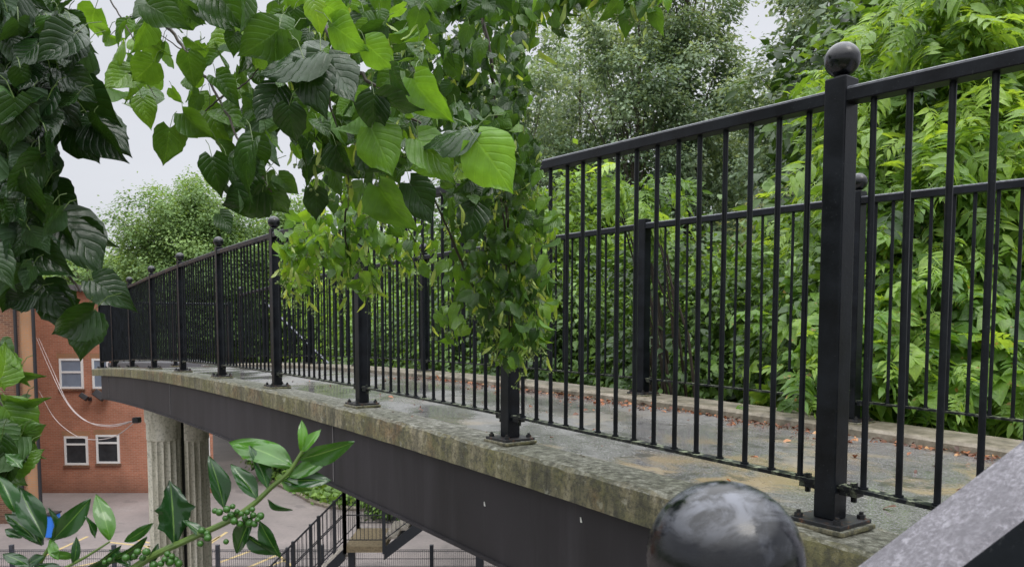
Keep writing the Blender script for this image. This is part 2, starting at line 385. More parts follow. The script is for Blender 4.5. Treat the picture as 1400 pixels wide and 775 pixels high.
W_lan = interp([(0, .02), (.2, .13), (.4, .17), (.6, .15), (.8, .08), (1, .003)])
T_lin = [leaf_grid(lambda t, q=q: W_lin(t)*q, 14, 9, .14, f_, d_, .04, .07, i, c_, b_, .014) for i, (f_, d_, c_, b_, q) in enumerate([(.15, .2, .2, .1, .92), (.45, .35, 0, -.15, .85), (.05, .12, .5, .05, .95), (.65, .15, 0, .12, .8), (.25, .6, .2, -.1, .9), (-.1, .3, .6, .15, .85), (.8, .45, -.3, -.05, .78), (.3, -.15, .3, .2, .88)])]
T_linlo = [leaf_grid(lambda t, q=q: W_lin(t)*q, 8, 5, .14, f_, d_, .04, .06, i, c_, b_, .012) for i, (f_, d_, c_, b_, q) in enumerate([(.2, .25, .2, .1, .85), (.5, .45, 0, -.12, .8), (.1, .1, .5, .05, .9), (.7, .3, 0, .15, .75), (.35, .7, .2, -.15, .7), (.2, -.2, .4, .1, .85)])]
W_hol = interp([(0, .02), (.1, .09), (.25, .165), (.42, .205), (.58, .20), (.74, .15), (.87, .085), (.95, .035), (1, .003)])
T_hol = [leaf_grid(W_hol, 15, 9, 0, f_, d_, .03, .0, i, c_) for i, (f_, d_, c_) in enumerate([(.35, .15, 0), (.7, .3, 0), (.15, .45, .6)])]
def spiny(t): return W_hol(t)*1.15*(1 + .34*max(0, math.cos(t*math.pi*7))**2)
T_spiny = [leaf_grid(spiny, 29, 9, 0, .45, .15, .07, 0, 5)]
T_ell = [leaf_grid(W_ell, 6, 3, 0, f_, d_, .02, .05, i) for i, (f_, d_) in enumerate([(.3, .3), (.6, .2), (.1, .4)])]
T_lan = [leaf_grid(W_lan, 5, 3, 0, f_, d_, .02, .0, i) for i, (f_, d_) in enumerate([(.3, .3), (.6, .2)])]
T_bract = [leaf_grid(interp([(0, .03), (.3, .11), (.7, .12), (1, .03)]), 7, 3, 0, .3, f_, .04, 0, i) for i, f_ in enumerate((.2, .6, -.4))]
W_round = interp([(0, .03), (.2, .3), (.5, .36), (.8, .2), (1, .01)])
T_far = [leaf_grid(W_round, 3, 3, 0, f_, d_, .0, .1, i) for i, (f_, d_) in enumerate([(.4, .3), (-.3, .3)])]
# a pinnate leaf: rachis with paired leaflets
def pinnate(n, ratio, seed):
    r_ = random.Random(seed); vs, uv, fs = [], [], []; o = 0
    base = T_lan[0] if ratio < .2 else T_ell[0]
    spots = [(0, 1.0, 0)]
    for i in range(n):
        t = .25+.7*i/n
        for s_ in (-1, 1): spots.append((s_*R(58+r_.uniform(-10, 10)), t, s_))
    for ang, t, s_ in spots:
        L_ = .42*(1-.25*abs(t-.6)) * r_.uniform(.85, 1.1); rz = -ang; tw = r_.uniform(-.5, .5)
        for (x, y, z) in base[0]:
            x, z = x*math.cos(tw)-z*math.sin(tw), x*math.sin(tw)+z*math.cos(tw)
            x *= L_; y *= L_; z *= L_
            X = x*math.cos(rz)-y*math.sin(rz); Y = x*math.sin(rz)+y*math.cos(rz)
            vs.append((X, Y+t*.75, z-.25*t*t-.35*(X*X+0)*1.0))
        uv += [tuple(q) for q in base[2]]; fs += [tuple(k+o for k in f) for f in base[1]]; o = len(vs)
    k = len(vs)
    for (t, w_) in ((0, .008), (.4, .006), (.8, .004)): vs += [(-w_, t, -.25*t*t/.5625*.56), (w_, t, -.25*t*t)]; uv += [(.5, .5)]*2
    fs += [(k, k+1, k+3, k+2), (k+2, k+3, k+5, k+4)]
    return np.array(vs), fs, np.array(uv)
T_pin = [pinnate(4, .16, 1), pinnate(5, .16, 2), pinnate(4, .16, 3)]
def palmate(seed):
    r_ = random.Random(seed); vs, uv, fs = [], [], []; o = 0
    for ang in (-100, -50, 0, 50, 100):
        a = R(ang+r_.uniform(-8, 8)); L_ = .62*(1-.3*abs(ang)/100); 
        for (x, y, z) in T_ell[1][0]:
            x *= L_*1.15; y *= L_; z *= L_
            X = x*math.cos(a)-y*math.sin(a); Y = x*math.sin(a)+y*math.cos(a)
            vs.append((X, Y+.3, z-.35*(X*X+(Y)**2)*.8))
        uv += [tuple(q) for q in T_ell[1][2]]; fs += [tuple(k+o for k in f) for f in T_ell[1][1]]; o = len(vs)
    return np.array(vs), fs, np.array(uv)
T_palm = [palmate(1), palmate(2)]

def build_leaves(name, m, parent, pos, size, tip, nrm, tint, temps, smooth=True):
    """every leaf of one crown in one mesh; tip = direction of the leaf's length, nrm = its upper side"""
    n = len(pos); pos = np.asarray(pos, float); size = np.asarray(size, float).reshape(-1, 1)
    tip = np.asarray(tip, float); nrm = np.asarray(nrm, float); tint = np.asarray(tint, float)
    Y = tip/np.linalg.norm(tip, axis=1, keepdims=True)
    X = np.cross(Y, nrm); X /= np.maximum(np.linalg.norm(X, axis=1, keepdims=True), 1e-6); Z = np.cross(X, Y)
    which = rng.integers(0, len(temps), n)
    V, FI, LS, UV, TI = [], [], [], [], []; off = 0
    for k, (tv, tf, tu) in enumerate(temps):
        idx = np.where(which == k)[0]
        if not len(idx): continue
        P = pos[idx][:, None, :] + size[idx][:, None, :]*(tv[None, :, 0:1]*X[idx][:, None, :] + tv[None, :, 1:2]*Y[idx][:, None, :] + tv[None, :, 2:3]*Z[idx][:, None, :])
        V.append(P.reshape(-1, 3)); nv = len(tv)
        fl = np.array([i for f in tf for i in f]); ln = np.array([len(f) for f in tf])
        base = off + np.arange(len(idx))*nv
        FI.append((base[:, None]+fl[None, :]).ravel()); LS.append(np.tile(ln, len(idx)))
        UV.append(np.tile(tu[fl], (len(idx), 1))); TI.append(np.repeat(tint[idx], nv)); off += nv*len(idx)
    V = np.concatenate(V); FI = np.concatenate(FI); LS = np.concatenate(LS); UV = np.concatenate(UV); TI = np.concatenate(TI)
    me = bpy.data.meshes.new(name)
    me.vertices.add(len(V)); me.vertices.foreach_set('co', V.ravel().astype(np.float32))
    me.loops.add(len(FI)); me.loops.foreach_set('vertex_index', FI.astype(np.int32))
    me.polygons.add(len(LS)); st = np.concatenate([[0], np.cumsum(LS)[:-1]]); me.polygons.foreach_set('loop_start', st.astype(np.int32))
    me.update(calc_edges=True)
    if smooth: me.polygons.foreach_set('use_smooth', np.ones(len(LS), bool))
    u = me.uv_layers.new(name="UVMap"); u.data.foreach_set('uv', UV.ravel().astype(np.float32))
    a = me.attributes.new('tint', 'FLOAT', 'POINT'); a.data.foreach_set('value', np.clip(TI, 0, 1).astype(np.float32))
    me.materials.append(m)
    o = bpy.data.objects.new(name, me); col.objects.link(o)
    if parent is not None: o.parent = parent
    return o

# ------------------------------------------------------------------ bridge geometry (k counts railing bays)
A = (.87628, 2.0682, -.8815, 1.23176, -.00324, .00443, -.53321, .04764, -.00882, .00005)
BAY = 1.515; H = 1.15
def S(k, wd=0.0, dz=0.0):
    x = A[0]+A[2]*k+A[4]*k*k; y = A[1]+A[3]*k+A[5]*k*k
    dx = A[2]+2*A[4]*k; dy = A[3]+2*A[5]*k; l = math.hypot(dx, dy)
    return Vector((x+dy/l*wd, y-dx/l*wd, CAMZ+A[6]+A[7]*k+A[8]*k*k+A[9]*k**3+dz))
def tang(k):
    d = S(k+.01)-S(k-.01); d.z = 0; return d.normalized()
def sweep(mb, prof, ks, caps=True):
    return mb.loft([[S(k, a, b) for a, b in prof] for k in ks], caps)
KS = [-3+.25*i for i in range(49)]          # -3 .. 9
KS = [k for k in KS if k <= 9.01]
bridge = thing("footbridge", "arched footbridge with wet asphalt deck and lichen-stained concrete edge on a dark girder", "footbridge")
mb = MB(); sweep(mb, [(.10, -.14), (.10, -.036), (.9, -.046), (1.70, -.062), (1.70, -.14)], KS); mb.build("deck", M_deck, bridge)
# the edge beam, its top arris worn uneven
rings = []
kk = -3.0
while kk < 9.01:
    j = lambda a: random.uniform(-a, a)
    rings.append([S(kk, -.14+j(.002), -.146), S(kk, -.14+j(.0025), -.06), S(kk, -.138+j(.003), -.036+j(.003)), S(kk, -.125+j(.004), -.024+j(.003)), S(kk, -.02, -.024+j(.002)), S(kk, .098, -.03), S(kk, .098, -.146)])
    kk += .04
MB().loft(rings).build("edge_beam", M_edge, bridge)
rings = []; kk = -3.0
while kk < 7.6:
    rings.append([S(kk, 1.702, -.14), S(kk, 1.702+random.uniform(-.003, .003), -.028), S(kk, 1.715, -.014+random.uniform(-.003, .003)), S(kk, 2.03, -.014), S(kk, 2.03, -.14)])
    kk += .06
MB().loft(rings).build("kerb", M_kerb, bridge)
KG = [k for k in KS if k >= -2.5 and k <= 8.3]+[8.45]
mb = MB(); sweep(mb, [(-.108, -.52), (-.108, -.149), (.12, -.149), (.12, -.52)], KG); sweep(mb, [(-.122, -.535), (-.122, -.521), (.14, -.521), (.14, -.535)], KG)
g = mb.build("girder", M_girder, bridge)
mb = MB(); sweep(mb, [(1.70, -.52), (1.70, -.149), (1.95, -.149), (1.95, -.52)], KG); mb.build("girder", M_girder, bridge)
mb = MB(); sweep(mb, [(.13, -.20), (.13, -.15), (1.69, -.15), (1.69, -.20)], KG); mb.build("deck_soffit", M_girder, bridge)
M_seam = plain("weld_seam", (.10, .095, .10), .5)
for k in (2.12, 5.1, 7.95):
    MB().loft([[S(k, -.1125, z), S(k+.008, -.1125, z), S(k+.008, -.104, z), S(k, -.104, z)] for z in (-.50, -.16)]).build("weld_seam", M_seam, bridge)

M_chip = plain("pale_paint_drip", (.5, .5, .47), .6)
for k_, z_ in ((1.02, -.30), (.62, -.44), (.24, -.40), (.60, -.22)):
    MB().loft([[S(k_, -.1115, z_), S(k_+.006, -.1115, z_), S(k_+.006, -.1085, z_), S(k_, -.1085, z_)], [S(k_+.004, -.1115, z_+.018), S(k_+.007, -.1115, z_+.018), S(k_+.007, -.1085, z_+.018), S(k_+.004, -.1085, z_+.018)]]).build("paint_drip", M_chip, bridge)
# piers
def column(cx, cy, r, top, zt):
    mb = MB(); rings = []
    nf = 16; seg = nf*6
    def ring(z, rr, fl):
        out_ = []
        for i in range(seg):
            a = 2*math.pi*i/seg; ph = (i % 6)/6
            d_ = fl*max(0, math.sin(math.pi*ph))**.7
            out_.append(Vector((cx+(rr-d_)*math.cos(a), cy+(rr-d_)*math.sin(a), z)))
        return out_
    prof = [(0, r*1.25, 0), (.3, r*1.25, 0), (.3, r*1.05, 0), (.36, r, .035), (zt-.05, r, .035), (zt-.01, r, .02), (zt, r*1.0, 0), (zt+.02, r*1.03, 0), (zt+.24, r*1.03, 0), (zt+.26, r*1.1, 0), (top, r*1.14, 0)]
    return mb.loft([ring(*p) for p in prof])
soff = S(6.5).z-.205
for (px, d) in ((224, 10.9), (265, 12.1)):
    p = at(px, 600, d); column(p.x, p.y, .222, soff, p.z).build("fluted_column", M_pier, bridge, True)
p = at(247, 600, 11.2); MB().tube([(p.x, p.y, 0), (p.x, p.y, soff)], .047, 12).build("drainpipe", M_pipe, bridge, True)
# landing beyond, where the deck turns to the stairs on the right
mb = MB(); a0, a1, a2, a3 = S(7.6, 1.705), S(9, 1.705), S(9, 4.4), S(7.6, 4.4)
for q in (a0, a1, a2, a3): q.z = S(8.3).z-.07
mb.loft([[a0, a1, a2, a3], [v-Vector((0, 0, .2)) for v in (a0, a1, a2, a3)]]); mb.build("landing", M_deck, bridge)

# ------------------------------------------------------------------ railings
ballm = MB().sphere((0, 0, H+.079), .0455, 32, 20); 
def make_post_meshes():
    ps = .031
    mb = MB().box((0, 0, (H+.03)/2), (2*ps, 2*ps, H+.03), bev=.004); o1 = mb.build("post", M_paint, None)
    mb = MB().tube([(0, 0, H+.028), (0, 0, H+.045)], .016, 12); mb.v += []; 
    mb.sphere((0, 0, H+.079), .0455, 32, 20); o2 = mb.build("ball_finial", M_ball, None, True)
    mb = MB().box((0, 0, -.006), (.155, .155, .012), bev=.002); o3 = mb.build("base_plate", M_rusty, None)
    bolts = []
    for sx in (-1, 1):
        for sy in (-1, 1):
            mb = MB().tube([(sx*.058, sy*.058, -.001), (sx*.058, sy*.058, .011)], .0115, 6); mb.tube([(sx*.058, sy*.058, .010), (sx*.058, sy*.058, .019)], .006, 8)
            bolts.append(mb.build("bolt", M_rusty, None))
    mb = MB().box((0, 0, -.019), (.175, .165, .016), bev=.005); o5 = mb.build("grout_pad", M_edge, None)
    return [o1, o2, o3, o5]+bolts
protos = make_post_meshes()
used = [False]
def add_post(root, loc, rz, ball=True, scale=1):
    src = []
    p = protos[0] if not used[0] else protos[0].copy()
    if used[0]: col.objects.link(p)
    p.parent = root; p.location = loc; p.rotation_euler = (0, 0, rz)
    for q in protos[1:]:
        if q is protos[1] and not ball: continue
        c = q if not used[0] else q.copy()
        if used[0]: col.objects.link(c)
        c.parent = p
    used[0] = True
    return p
bal = [None]
def railing(name, label, pts, nb, maxind=100, skip_ball=(), posts=True, stuff_from=None):
    """pts: base points of the posts, in order"""
    root = thing(name, label, "railing")
    hr = MB(); brl = MB(); cnt = 0; rest = MB(); nr = 0
    ang = []
    for i, p in enumerate(pts):
        a = pts[min(i+1, len(pts)-1)]-pts[max(i-1, 0)]; ang.append(math.atan2(a.y, a.x))
    for i, p in enumerate(pts):
        add_post(root, p, ang[i], i not in skip_ball)
    for i in range(len(pts)-1):
        p, q = pts[i], pts[i+1]; d = (q-p); dl = d.length; d.normalize(); sd = Vector((-d.y, d.x, 0)).normalized(); up = Vector((0, 0, 1))
        a = p+d*.031; b = q-d*.031
        # handrail: flat bottom, rounded top
        prof = [(-.0245, -.038), (.0245, -.038), (.027, -.0355), (.027, -.007), (.0245, -.0015), (.018, .002), (-.018, .002), (-.0245, -.0015), (-.027, -.007), (-.027, -.0355)]
        one = MB().loft([[c_+sd*x+up*(H+z) for x, z in prof] for c_ in (a, b)]); one.build("handrail", M_rail, root, False)
        zb = .094
        one = MB().loft([[c_+sd*x+up*(zb+z) for x, z in ((-.02, -.005), (.02, -.005), (.02, .005), (-.02, .005))] for c_ in (a, b)])
        for c_, s_ in ((a, 1), (b, -1)):       # lug and bolt where the bar meets the post
            m = c_+d*(s_*.03)
            one.box(m+up*(zb-.013), (.05, .034, .014), Matrix.Rotation(math.atan2(d.y, d.x), 3, 'Z'))
            one.tube([m+d*s_*.008+up*(zb+.005), m+d*s_*.008+up*(zb+.016)], .010, 6)
            one.tube([m+d*s_*.008+up*(zb-.036), m+d*s_*.008+up*(zb-.02)], .008, 6)
        one.build("bottom_rail", M_low, root)
        for j in range(nb):
            t = (j+1)/(nb+1); c_ = p.lerp(q, t)
            if cnt < maxind:
                if bal[0] is None:
                    bm_ = MB().tube([(0, 0, .099), (0, 0, H-.034)], .0083, 10); bm_.tube([(0, 0, .099), (0, 0, .104)], .0125, 10)
                    bo = bm_.build("baluster", M_paint, root, True); bal[0] = bo; bo.location = c_
                else: cp_obj(bal[0], root, c_).rotation_euler = (random.gauss(0, .0022), random.gauss(0, .0022), random.uniform(0, 6))
                cnt += 1
            else:
                rest.tube([c_+up*.099, c_+up*(H-.034)], .0083, 6); nr += 1
    if nr:
        o = rest.build("balusters", M_paint, root); o['kind'] = 'stuff'
    return root
near_pts = [S(k) for k in (-2, -1, 0, 1, 2, 3, 4, 5, 6, 7, 8)]+[S(8.88)]
# nearest bays get the individual balusters
near = railing("bridge_railing", "black steel railing with ball-topped posts on the near edge of the footbridge", near_pts[1:], 15)
far_pts = [S(j+.68, 1.868, .005) for j in range(-2, 8)]
far = railing("bridge_railing", "black steel railing on the far kerb of the footbridge, against the shrubs", far_pts, 15, 100, (3,))
# end railing across the deck and the stair railing beyond
c0 = S(8.88); c1 = S(8.9, 2.2)
endr = railing("end_railing", "short dark railing closing the far end of the footbridge", [c0+(c1-c0)*.08, c0+(c1-c0)*.55, c1], 11, 22, (0, 1, 2))
q0 = S(7.75, 2.3, -.1); q1 = at(480, 560, 12.2); q1.z = q0.z-1.35
q2 = q0.lerp(q1, .5)
stairr = railing("stair_railing", "dark sloping stair railing behind the far end of the footbridge", [q0, q2, q1], 14, 28, (0, 1, 2))
MB().loft([[q0+Vector((0, -.1, -.2)), q0+Vector((0, 1.2, -.2)), q0+Vector((0, 1.2, -.02)), q0+Vector((0, -.1, -.02))], [q1+Vector((0, -.1, -.2)), q1+Vector((0, 1.2, -.2)), q1+Vector((0, 1.2, -.02)), q1+Vector((0, -.1, -.02))]]).build("stair_flight", M_girder, bridge)

# ------------------------------------------------------------------ the stair newel and handrail beside the camera
newel = thing("stair_newel_railing", "blurred near black ball-topped newel post with a weathered pale-topped sloping handrail", "handrail")
bc = at(990, 762, .452)
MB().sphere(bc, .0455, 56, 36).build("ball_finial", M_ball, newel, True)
mb = MB().tube([bc-Vector((0, 0, .03)), bc-Vector((0, 0, .05))], .018, 16); mb.box(bc-Vector((0, 0, .05+.55)), (.06, .06, 1.1), bev=.004); mb.build("post", M_paint, newel)
ra = at(1168, 773, .56); rb = at(1400, 597, .56); dv = (rb-ra)
ra2 = ra-dv*.62; rb2 = ra+dv*3.2
yv = Vector((0, 1, 0)); nv = dv.cross(yv).normalized()
if nv.z < 0: nv = -nv
def railprof(c):
    wd = .070; h = .05
    return [c+yv*a+nv*b for a, b in ((0, -.004), (-.004, 0), (-wd+.006, 0), (-wd, -.006), (-wd, -h+.006), (-wd+.006, -h), (-.006, -h), (0, -h+.006))]
mb = MB().loft([railprof(ra2), railprof(rb2)]); hr = mb.build("handrail", M_paint, newel)
hr.data.materials.append(M_wetrail)
for pl in hr.data.polygons:
    if pl.normal.dot(nv) > .5: pl.material_index = 1
for t_ in (.55, 1.0, 1.45, 1.9, 2.35):
    c_ = ra.lerp(rb, t_)-yv*.035-nv*.05; MB().tube([c_, c_-Vector((0, 0, .9))], .008, 10).build("baluster", M_paint, newel, True)
land = MB().box((.35, .15, 5.5), (2.2, 1.0, .5), bev=.02); land.box((.35, .15, 2.6), (.5, .5, 5.28), bev=.02)
tag(land.build("stair_landing", M_kerb), "grey concrete stair landing below the near newel post", "landing")

# ------------------------------------------------------------------ ground
def sheet(name, pts, z, m, kind='structure'):
    o = MB().add([(x, y, z) for x, y in pts], [tuple(range(len(pts)))]).build(name, m); o['kind'] = kind; return o
sheet("ground", [(-900, -100), (900, -100), (900, 1500), (-900, 1500)], -.01, M_soil)
sheet("yard", [(-40, 0), (6, 0), (6, 48), (-40, 60)], 0.0, M_yard)
# embankment right of the bridge
gx = 24; gy = 28; vs = []; fs = []
for i in range(gx):
    for j in range(gy):
        x = 0+36*(i/(gx-1))**1.2; y = -4+55*j/(gy-1)
        lim = 1.8 if y < 6 else 1.8+(y-6)*.09
        x += lim-.3
        t = max(0, min(1, (x-lim)/3.5)); z = 5.2*t*t*(3-2*t)+random.uniform(-.1, .1)*t - .05*(1-t)
        vs.append((x, y, z))
for i in range(gx-1):
    for j in range(gy-1):
        a = i*gy+j; fs.append((a, a+gy, a+gy+1, a+1))
o = MB().add(vs, fs).build("embankment", M_soil, None, True); o['kind'] = 'structure'
# yellow hatching
mb = MB()
def line(p0, p1, wd):
    a, b = Vector(p0), Vector(p1); d = (b-a).normalized(); s_ = Vector((-d.y, d.x, 0))*wd/2
    mb.add([a+s_, b+s_, b-s_, a-s_], [(0, 1, 2, 3)])
P_ = lambda x, y: Vector((*atz(x, y, 0)[:2], .005))
for (a, b) in (((188, 757), (222, 735)), ((205, 742), (180, 736)), ((285, 742), (300, 733)), ((284, 745), (310, 727)), ((296, 770), (345, 752)), ((365, 775), (395, 763)), ((378, 757), (400, 774)), ((340, 775), (382, 757)), ((150, 741), (215, 748)), ((60, 760), (120, 733)), ((100, 775), (190, 757))):
    line(P_(*a), P_(*b), .11)
tag(mb.build("yellow_line_marking", M_yellow), kind='structure')

# ------------------------------------------------------------------ orange brick building
YB = 32.0
def bx(mb, x0, x1, y0, y1, z0, z1, **k): return mb.box(((x0+x1)/2, (y0+y1)/2, (z0+z1)/2), (x1-x0, y1-y0, z1-z0), **k)
def px(x, y, Y):                       # pixel -> x,z on the plane at world Y
    q = at(x, y, 1.0); k = Y/q.y; return q.x*k, CAMZ+(q.z-CAMZ)*k
b1 = thing("brick_building", "orange brick building with four white-framed windows behind the pier", "building")
xl = px(40, 600, YB)[0]; xr = px(292, 640, YB)[0]; zt = px(60, 398, YB)[1]
def prism(mb, x0, x1, y0, dep, skew, z0, z1):     # the end walls recede to the left
    a = [(x0, y0), (x1, y0), (x1-skew, y0+dep), (x0-skew, y0+dep)]
    return mb.loft([[Vector((x, y, z)) for x, y in a] for z in (z0, z1)])
xm = px(152, 500, YB)[0]; zl = px(206, 502, YB)[1]
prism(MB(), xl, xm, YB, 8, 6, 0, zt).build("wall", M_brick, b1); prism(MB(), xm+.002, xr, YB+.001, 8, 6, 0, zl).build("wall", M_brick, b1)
prism(MB(), xm+.002, xr+.3, YB-.2, 8.4, 6, zl+.002, zl+.2).build("roof", M_roof, b1)
prism(MB(), xl-.2, xm+.1, YB-.25, 8.4, 6, zt+.002, zt+.25).build("roof", M_roof, b1)
def window(parent, x0, x1, z0, z1, Y, glass, sash=.35):
    fr = MB(); t = .085
    bx(fr, x0, x1, Y-.05, Y+.02, z1-t, z1); bx(fr, x0, x1, Y-.05, Y+.02, z0, z0+t)
    bx(fr, x0, x0+t, Y-.049, Y+.02, z0+t, z1-t); bx(fr, x1-t, x1, Y-.049, Y+.02, z0+t, z1-t)
    zz = z1-(z1-z0)*sash; bx(fr, x0+t, x1-t, Y-.047, Y+.02, zz-.04, zz+.04)
    f = fr.build("window", M_white, parent)
    bx(MB(), x0+t*.9, x1-t*.9, Y-.02, Y+.01, z0+t*.9, z1-t*.9).build("pane", glass, f)
    bx(MB(), x0-.05, x1+.05, Y-.09, Y-.002, z0-.09, z0-.005).build("sill", M_brickdark, f)
    bx(MB(), x0-.1, x1+.1, Y-.012, Y-.002, z1+.005, z1+.22).build("lintel", M_brickpale, f)
for (xa, xb, ya, yb, gl, sh) in ((81, 115, 490, 531, M_blind, .45), (126, 150, 490, 531, M_blind, .45), (88, 121.5, 596, 635, M_glass, .28), (131.5, 164.5, 594, 633, M_glass, .28)):
    x0, z1 = px(xa, ya, YB); x1, z0 = px(xb, yb, YB); window(b1, x0, x1, z0, z1, YB, gl, sh)
x0, z1 = px(281, 596, YB); x1, z0 = px(288, 640, YB)
bx(MB(), x0, x1, YB-.06, YB, z0-.8, z1).build("door", M_white, b1)
for xx in (.0,):
    x0, z1 = px(123, 430, YB)
# flood lights on the wall
def lampf(xp, yp, label, s=1.0):
    x, z = px(xp, yp, YB); r = thing("security_light", label, "light", "lights on the orange brick wall")
    MB().box((x, YB-.06, z), (.12, .12, .16), bev=.01).build("bracket", M_pipe, r)
    MB().tube([(x, YB-.1, z), (x-.08*s, YB-.3, z+.08)], .03, 8).build("arm", M_pipe, r)
    MB().box((x-.1*s, YB-.36, z+.12), (.42*s, .22, .26*s), Matrix.Rotation(R(35), 3, 'Y') @ Matrix.Rotation(R(-25), 3, 'X'), bev=.02).build("lamp_head", M_pipe, r)
lampf(124, 545, "small black security light left of the other, on the orange brick wall", .8)
lampf(146, 543, "bigger black floodlight beside the bridge end on the orange brick wall", 1.15)

# brown brick building at the left edge, nearer, taller
YL = 27.0
b2 = thing("brick_building", "tall brown brick building with black downpipes at the left edge of the photo", "building")
xa = px(-500, 500, YL)[0]; xb = px(33, 500, YL)[0]; xc = px(50, 500, YL)[0]
z1 = px(30, 392, YL)[1]; z2 = px(0, 92, YL)[1]
prism(MB(), xa, xb-.01, YL, 4, 4, 0, z1).build("wall", M_brickdark, b2)
prism(MB(), xb, xc, YL-.12, 4, 4, 0, z1+.02).build("corner_pier", M_brickpale, b2)
xg = px(20, 150, YL+2)[0]
mb = MB(); prism(mb, xa, xg, YL+1, 3, 3, z1, z2); mb.build("gable", M_brickpale, b2)
mb = MB(); prism(mb, xa, xc+.1, YL-.2, 4, 4, z1+.03, z1+.2); prism(mb, xa, xg+.1, YL+.9, 3, 3, z2, z2+.2); mb.build("roof", M_roof, b2)
for xp in (26, 50.5):
    x, _ = px(xp, 480, YL); MB().tube([(x+.05, YL-.22, 0), (x+.05, YL-.22, z1-.1)], .06, 10).build("downpipe", M_pipe, b2, True)
x0, zt_ = px(60, 705, 25); x1, zb_ = px(72, 735, 25)
mb = MB(); bx(mb, x0, x1, 25, 25.5, 0.05, zt_, bev=.03); r = thing("blue_cabinet", "narrow bright blue cabinet at the corner of the brown brick building", "cabinet"); mb.build("body", M_blue, r)
bx(MB(), x0-.02, x1+.02, 24.97, 25.53, zt_, zt_+.05).build("lid", M_pipe, r)

# cables
cr_ = thing("overhead_cable", "pale cables sagging from the brick building to the end of the bridge girder", "cable")
hook = at(187, 574, 12.9)
def cable(pa, mids, pb):
    pts = [pa]+mids+[pb]; mb = MB(); out_ = []
    for i in range(len(pts)-1):
        p0 = pts[max(i-1, 0)]; p1 = pts[i]; p2 = pts[i+1]; p3 = pts[min(i+2, len(pts)-1)]
        for j in range(8):
            t = j/8; out_.append(.5*((2*p1)+(p2-p0)*t+(2*p0-5*p1+4*p2-p3)*t*t+(3*p1-3*p2-p0+p3)*t**3))
    out_.append(pb); return mb.tube(out_, .009, 6)
cable(at(50, 462, 31.8), [at(66, 500, 28), at(88, 545, 24), at(112, 572, 20), at(145, 581, 16.5)], hook).build("cable", M_cable, cr_)
cable(at(53, 462, 31.8), [at(72, 505, 28), at(92, 549, 24), at(118, 575, 20), at(150, 583, 16.5)], hook).build("cable", M_cable, cr_)
cable(at(54, 535, 31.8), [at(72, 568, 27), at(95, 590, 22.5), at(120, 600, 19), at(155, 597, 15)], hook).build("cable", M_cable, cr_)
MB().box(hook, (.12, .12, .1), bev=.02).build("clamp", M_pipe, cr_)

# ------------------------------------------------------------------ mesh fence across the yard
fr = thing("mesh_fence", "low dark welded mesh fence across the yard below the bridge", "fence")
YF = 20.0; ztop = px(200, 751, YF)[1]; mb = MB(); x0 = -14.5; x1 = 1.0
n_ = int((x1-x0)/.055)
for i in range(n_):
    x = x0+i*.055; bx(mb, x-.0035, x+.0035, YF-.003, YF+.003, .1, ztop)
for z in [.12+.2*i for i in range(6)]+[ztop]: bx(mb, x0, x1, YF-.012, YF-.004, z-.008, z+.008)
mb.build("mesh_panel", M_fence, fr)
for xp in (15, 155, 297, 440, 590):
    x, _ = px(xp, 770, YF); bx(MB(), x-.05, x+.05, YF+.005, YF+.1, 0, ztop+.12, bev=.008).build("post", M_fence, fr)

# ------------------------------------------------------------------ metal staircase under the bridge
st = thing("metal_staircase", "dark metal staircase with pale treads and barred railings under the bridge", "staircase")
LZ = 2.95; xs0, xs1 = -3.2, -2.45; ys0, ys1 = 14.3, 15.6
mb = MB(); bx(mb, xs0, xs1, ys0, ys1, LZ-.12, LZ); mb.build("landing", M_stone, st)
mb = MB(); tr = MB(); nst = 11
for i in range(nst):
    x = xs0-.18*(i+1); z = LZ-.18*(i+1); bx(MB(), x, x+.24, ys0+.06, ys1-.06, z-.05, z).build("tread", M_tread, st)
for i in range(7):
    x = xs1+.22*i; z = LZ+.17*(i+1); bx(MB(), x, x+.24, ys0+.06, ys1-.06, z-.05, z).build("tread", M_tread, st)
def stringer(mb, pa, pb, y, hgt=.24):
    a = Vector((pa[0], y, pa[1])); b = Vector((pb[0], y, pb[1])); t = Vector((0, .05, 0)); u_ = Vector((0, 0, hgt))
    mb.loft([[a-u_, a, a+t, a-u_+t], [b-u_, b, b+t, b-u_+t]])
ex = xs0-.18*nst; ez = LZ-.18*nst; tx = xs1+.22*7; tz = LZ+.17*7
for y in (ys0, ys1-.05):
    mb = MB(); stringer(mb, (xs0, LZ-.03), (ex, ez-.03), y); stringer(mb, (xs1, LZ-.03), (tx, tz-.03), y); mb.build("stringer", M_fence, st)
bx(MB(), tx, tx+2.6, ys0-.1, ys1+.1, tz-.35, tz).build("upper_landing", M_fence, st)
bx(MB(), tx+.2, tx+.35, ys0+.3, ys0+.45, 0, tz-.36).build("support_post", M_fence, st)
bx(MB(), xs0+.05, xs0+.17, ys0+.05, ys0+.17, 0, LZ-.13).build("support_post", M_fence, st)
def stair_rail(pts, y, nbar):
    for (x, z) in pts: bx(MB(), x-.03, x+.03, y-.03, y+.03, z-.15, z+1.08).build("rail_post", M_fence, st)
    for (xa_, za), (xb_, zb) in zip(pts, pts[1:]):
        mb = MB()
        for h in (.12, .6, 1.04):
            if h == .6 and nbar > 12: pass
            mb.tube([(xa_, y, za+h), (xb_, y, zb+h)], .02 if h > 1 else .012, 6)
        n = max(3, int(abs(xb_-xa_)/.075))
        for i in range(1, n):
            t = i/n; x = xa_+(xb_-xa_)*t; z = za+(zb-za)*t; mb.tube([(x, y, z+.12), (x, y, z+1.04)], .007, 4)
        mb.build("rail_panel", M_fence, st)
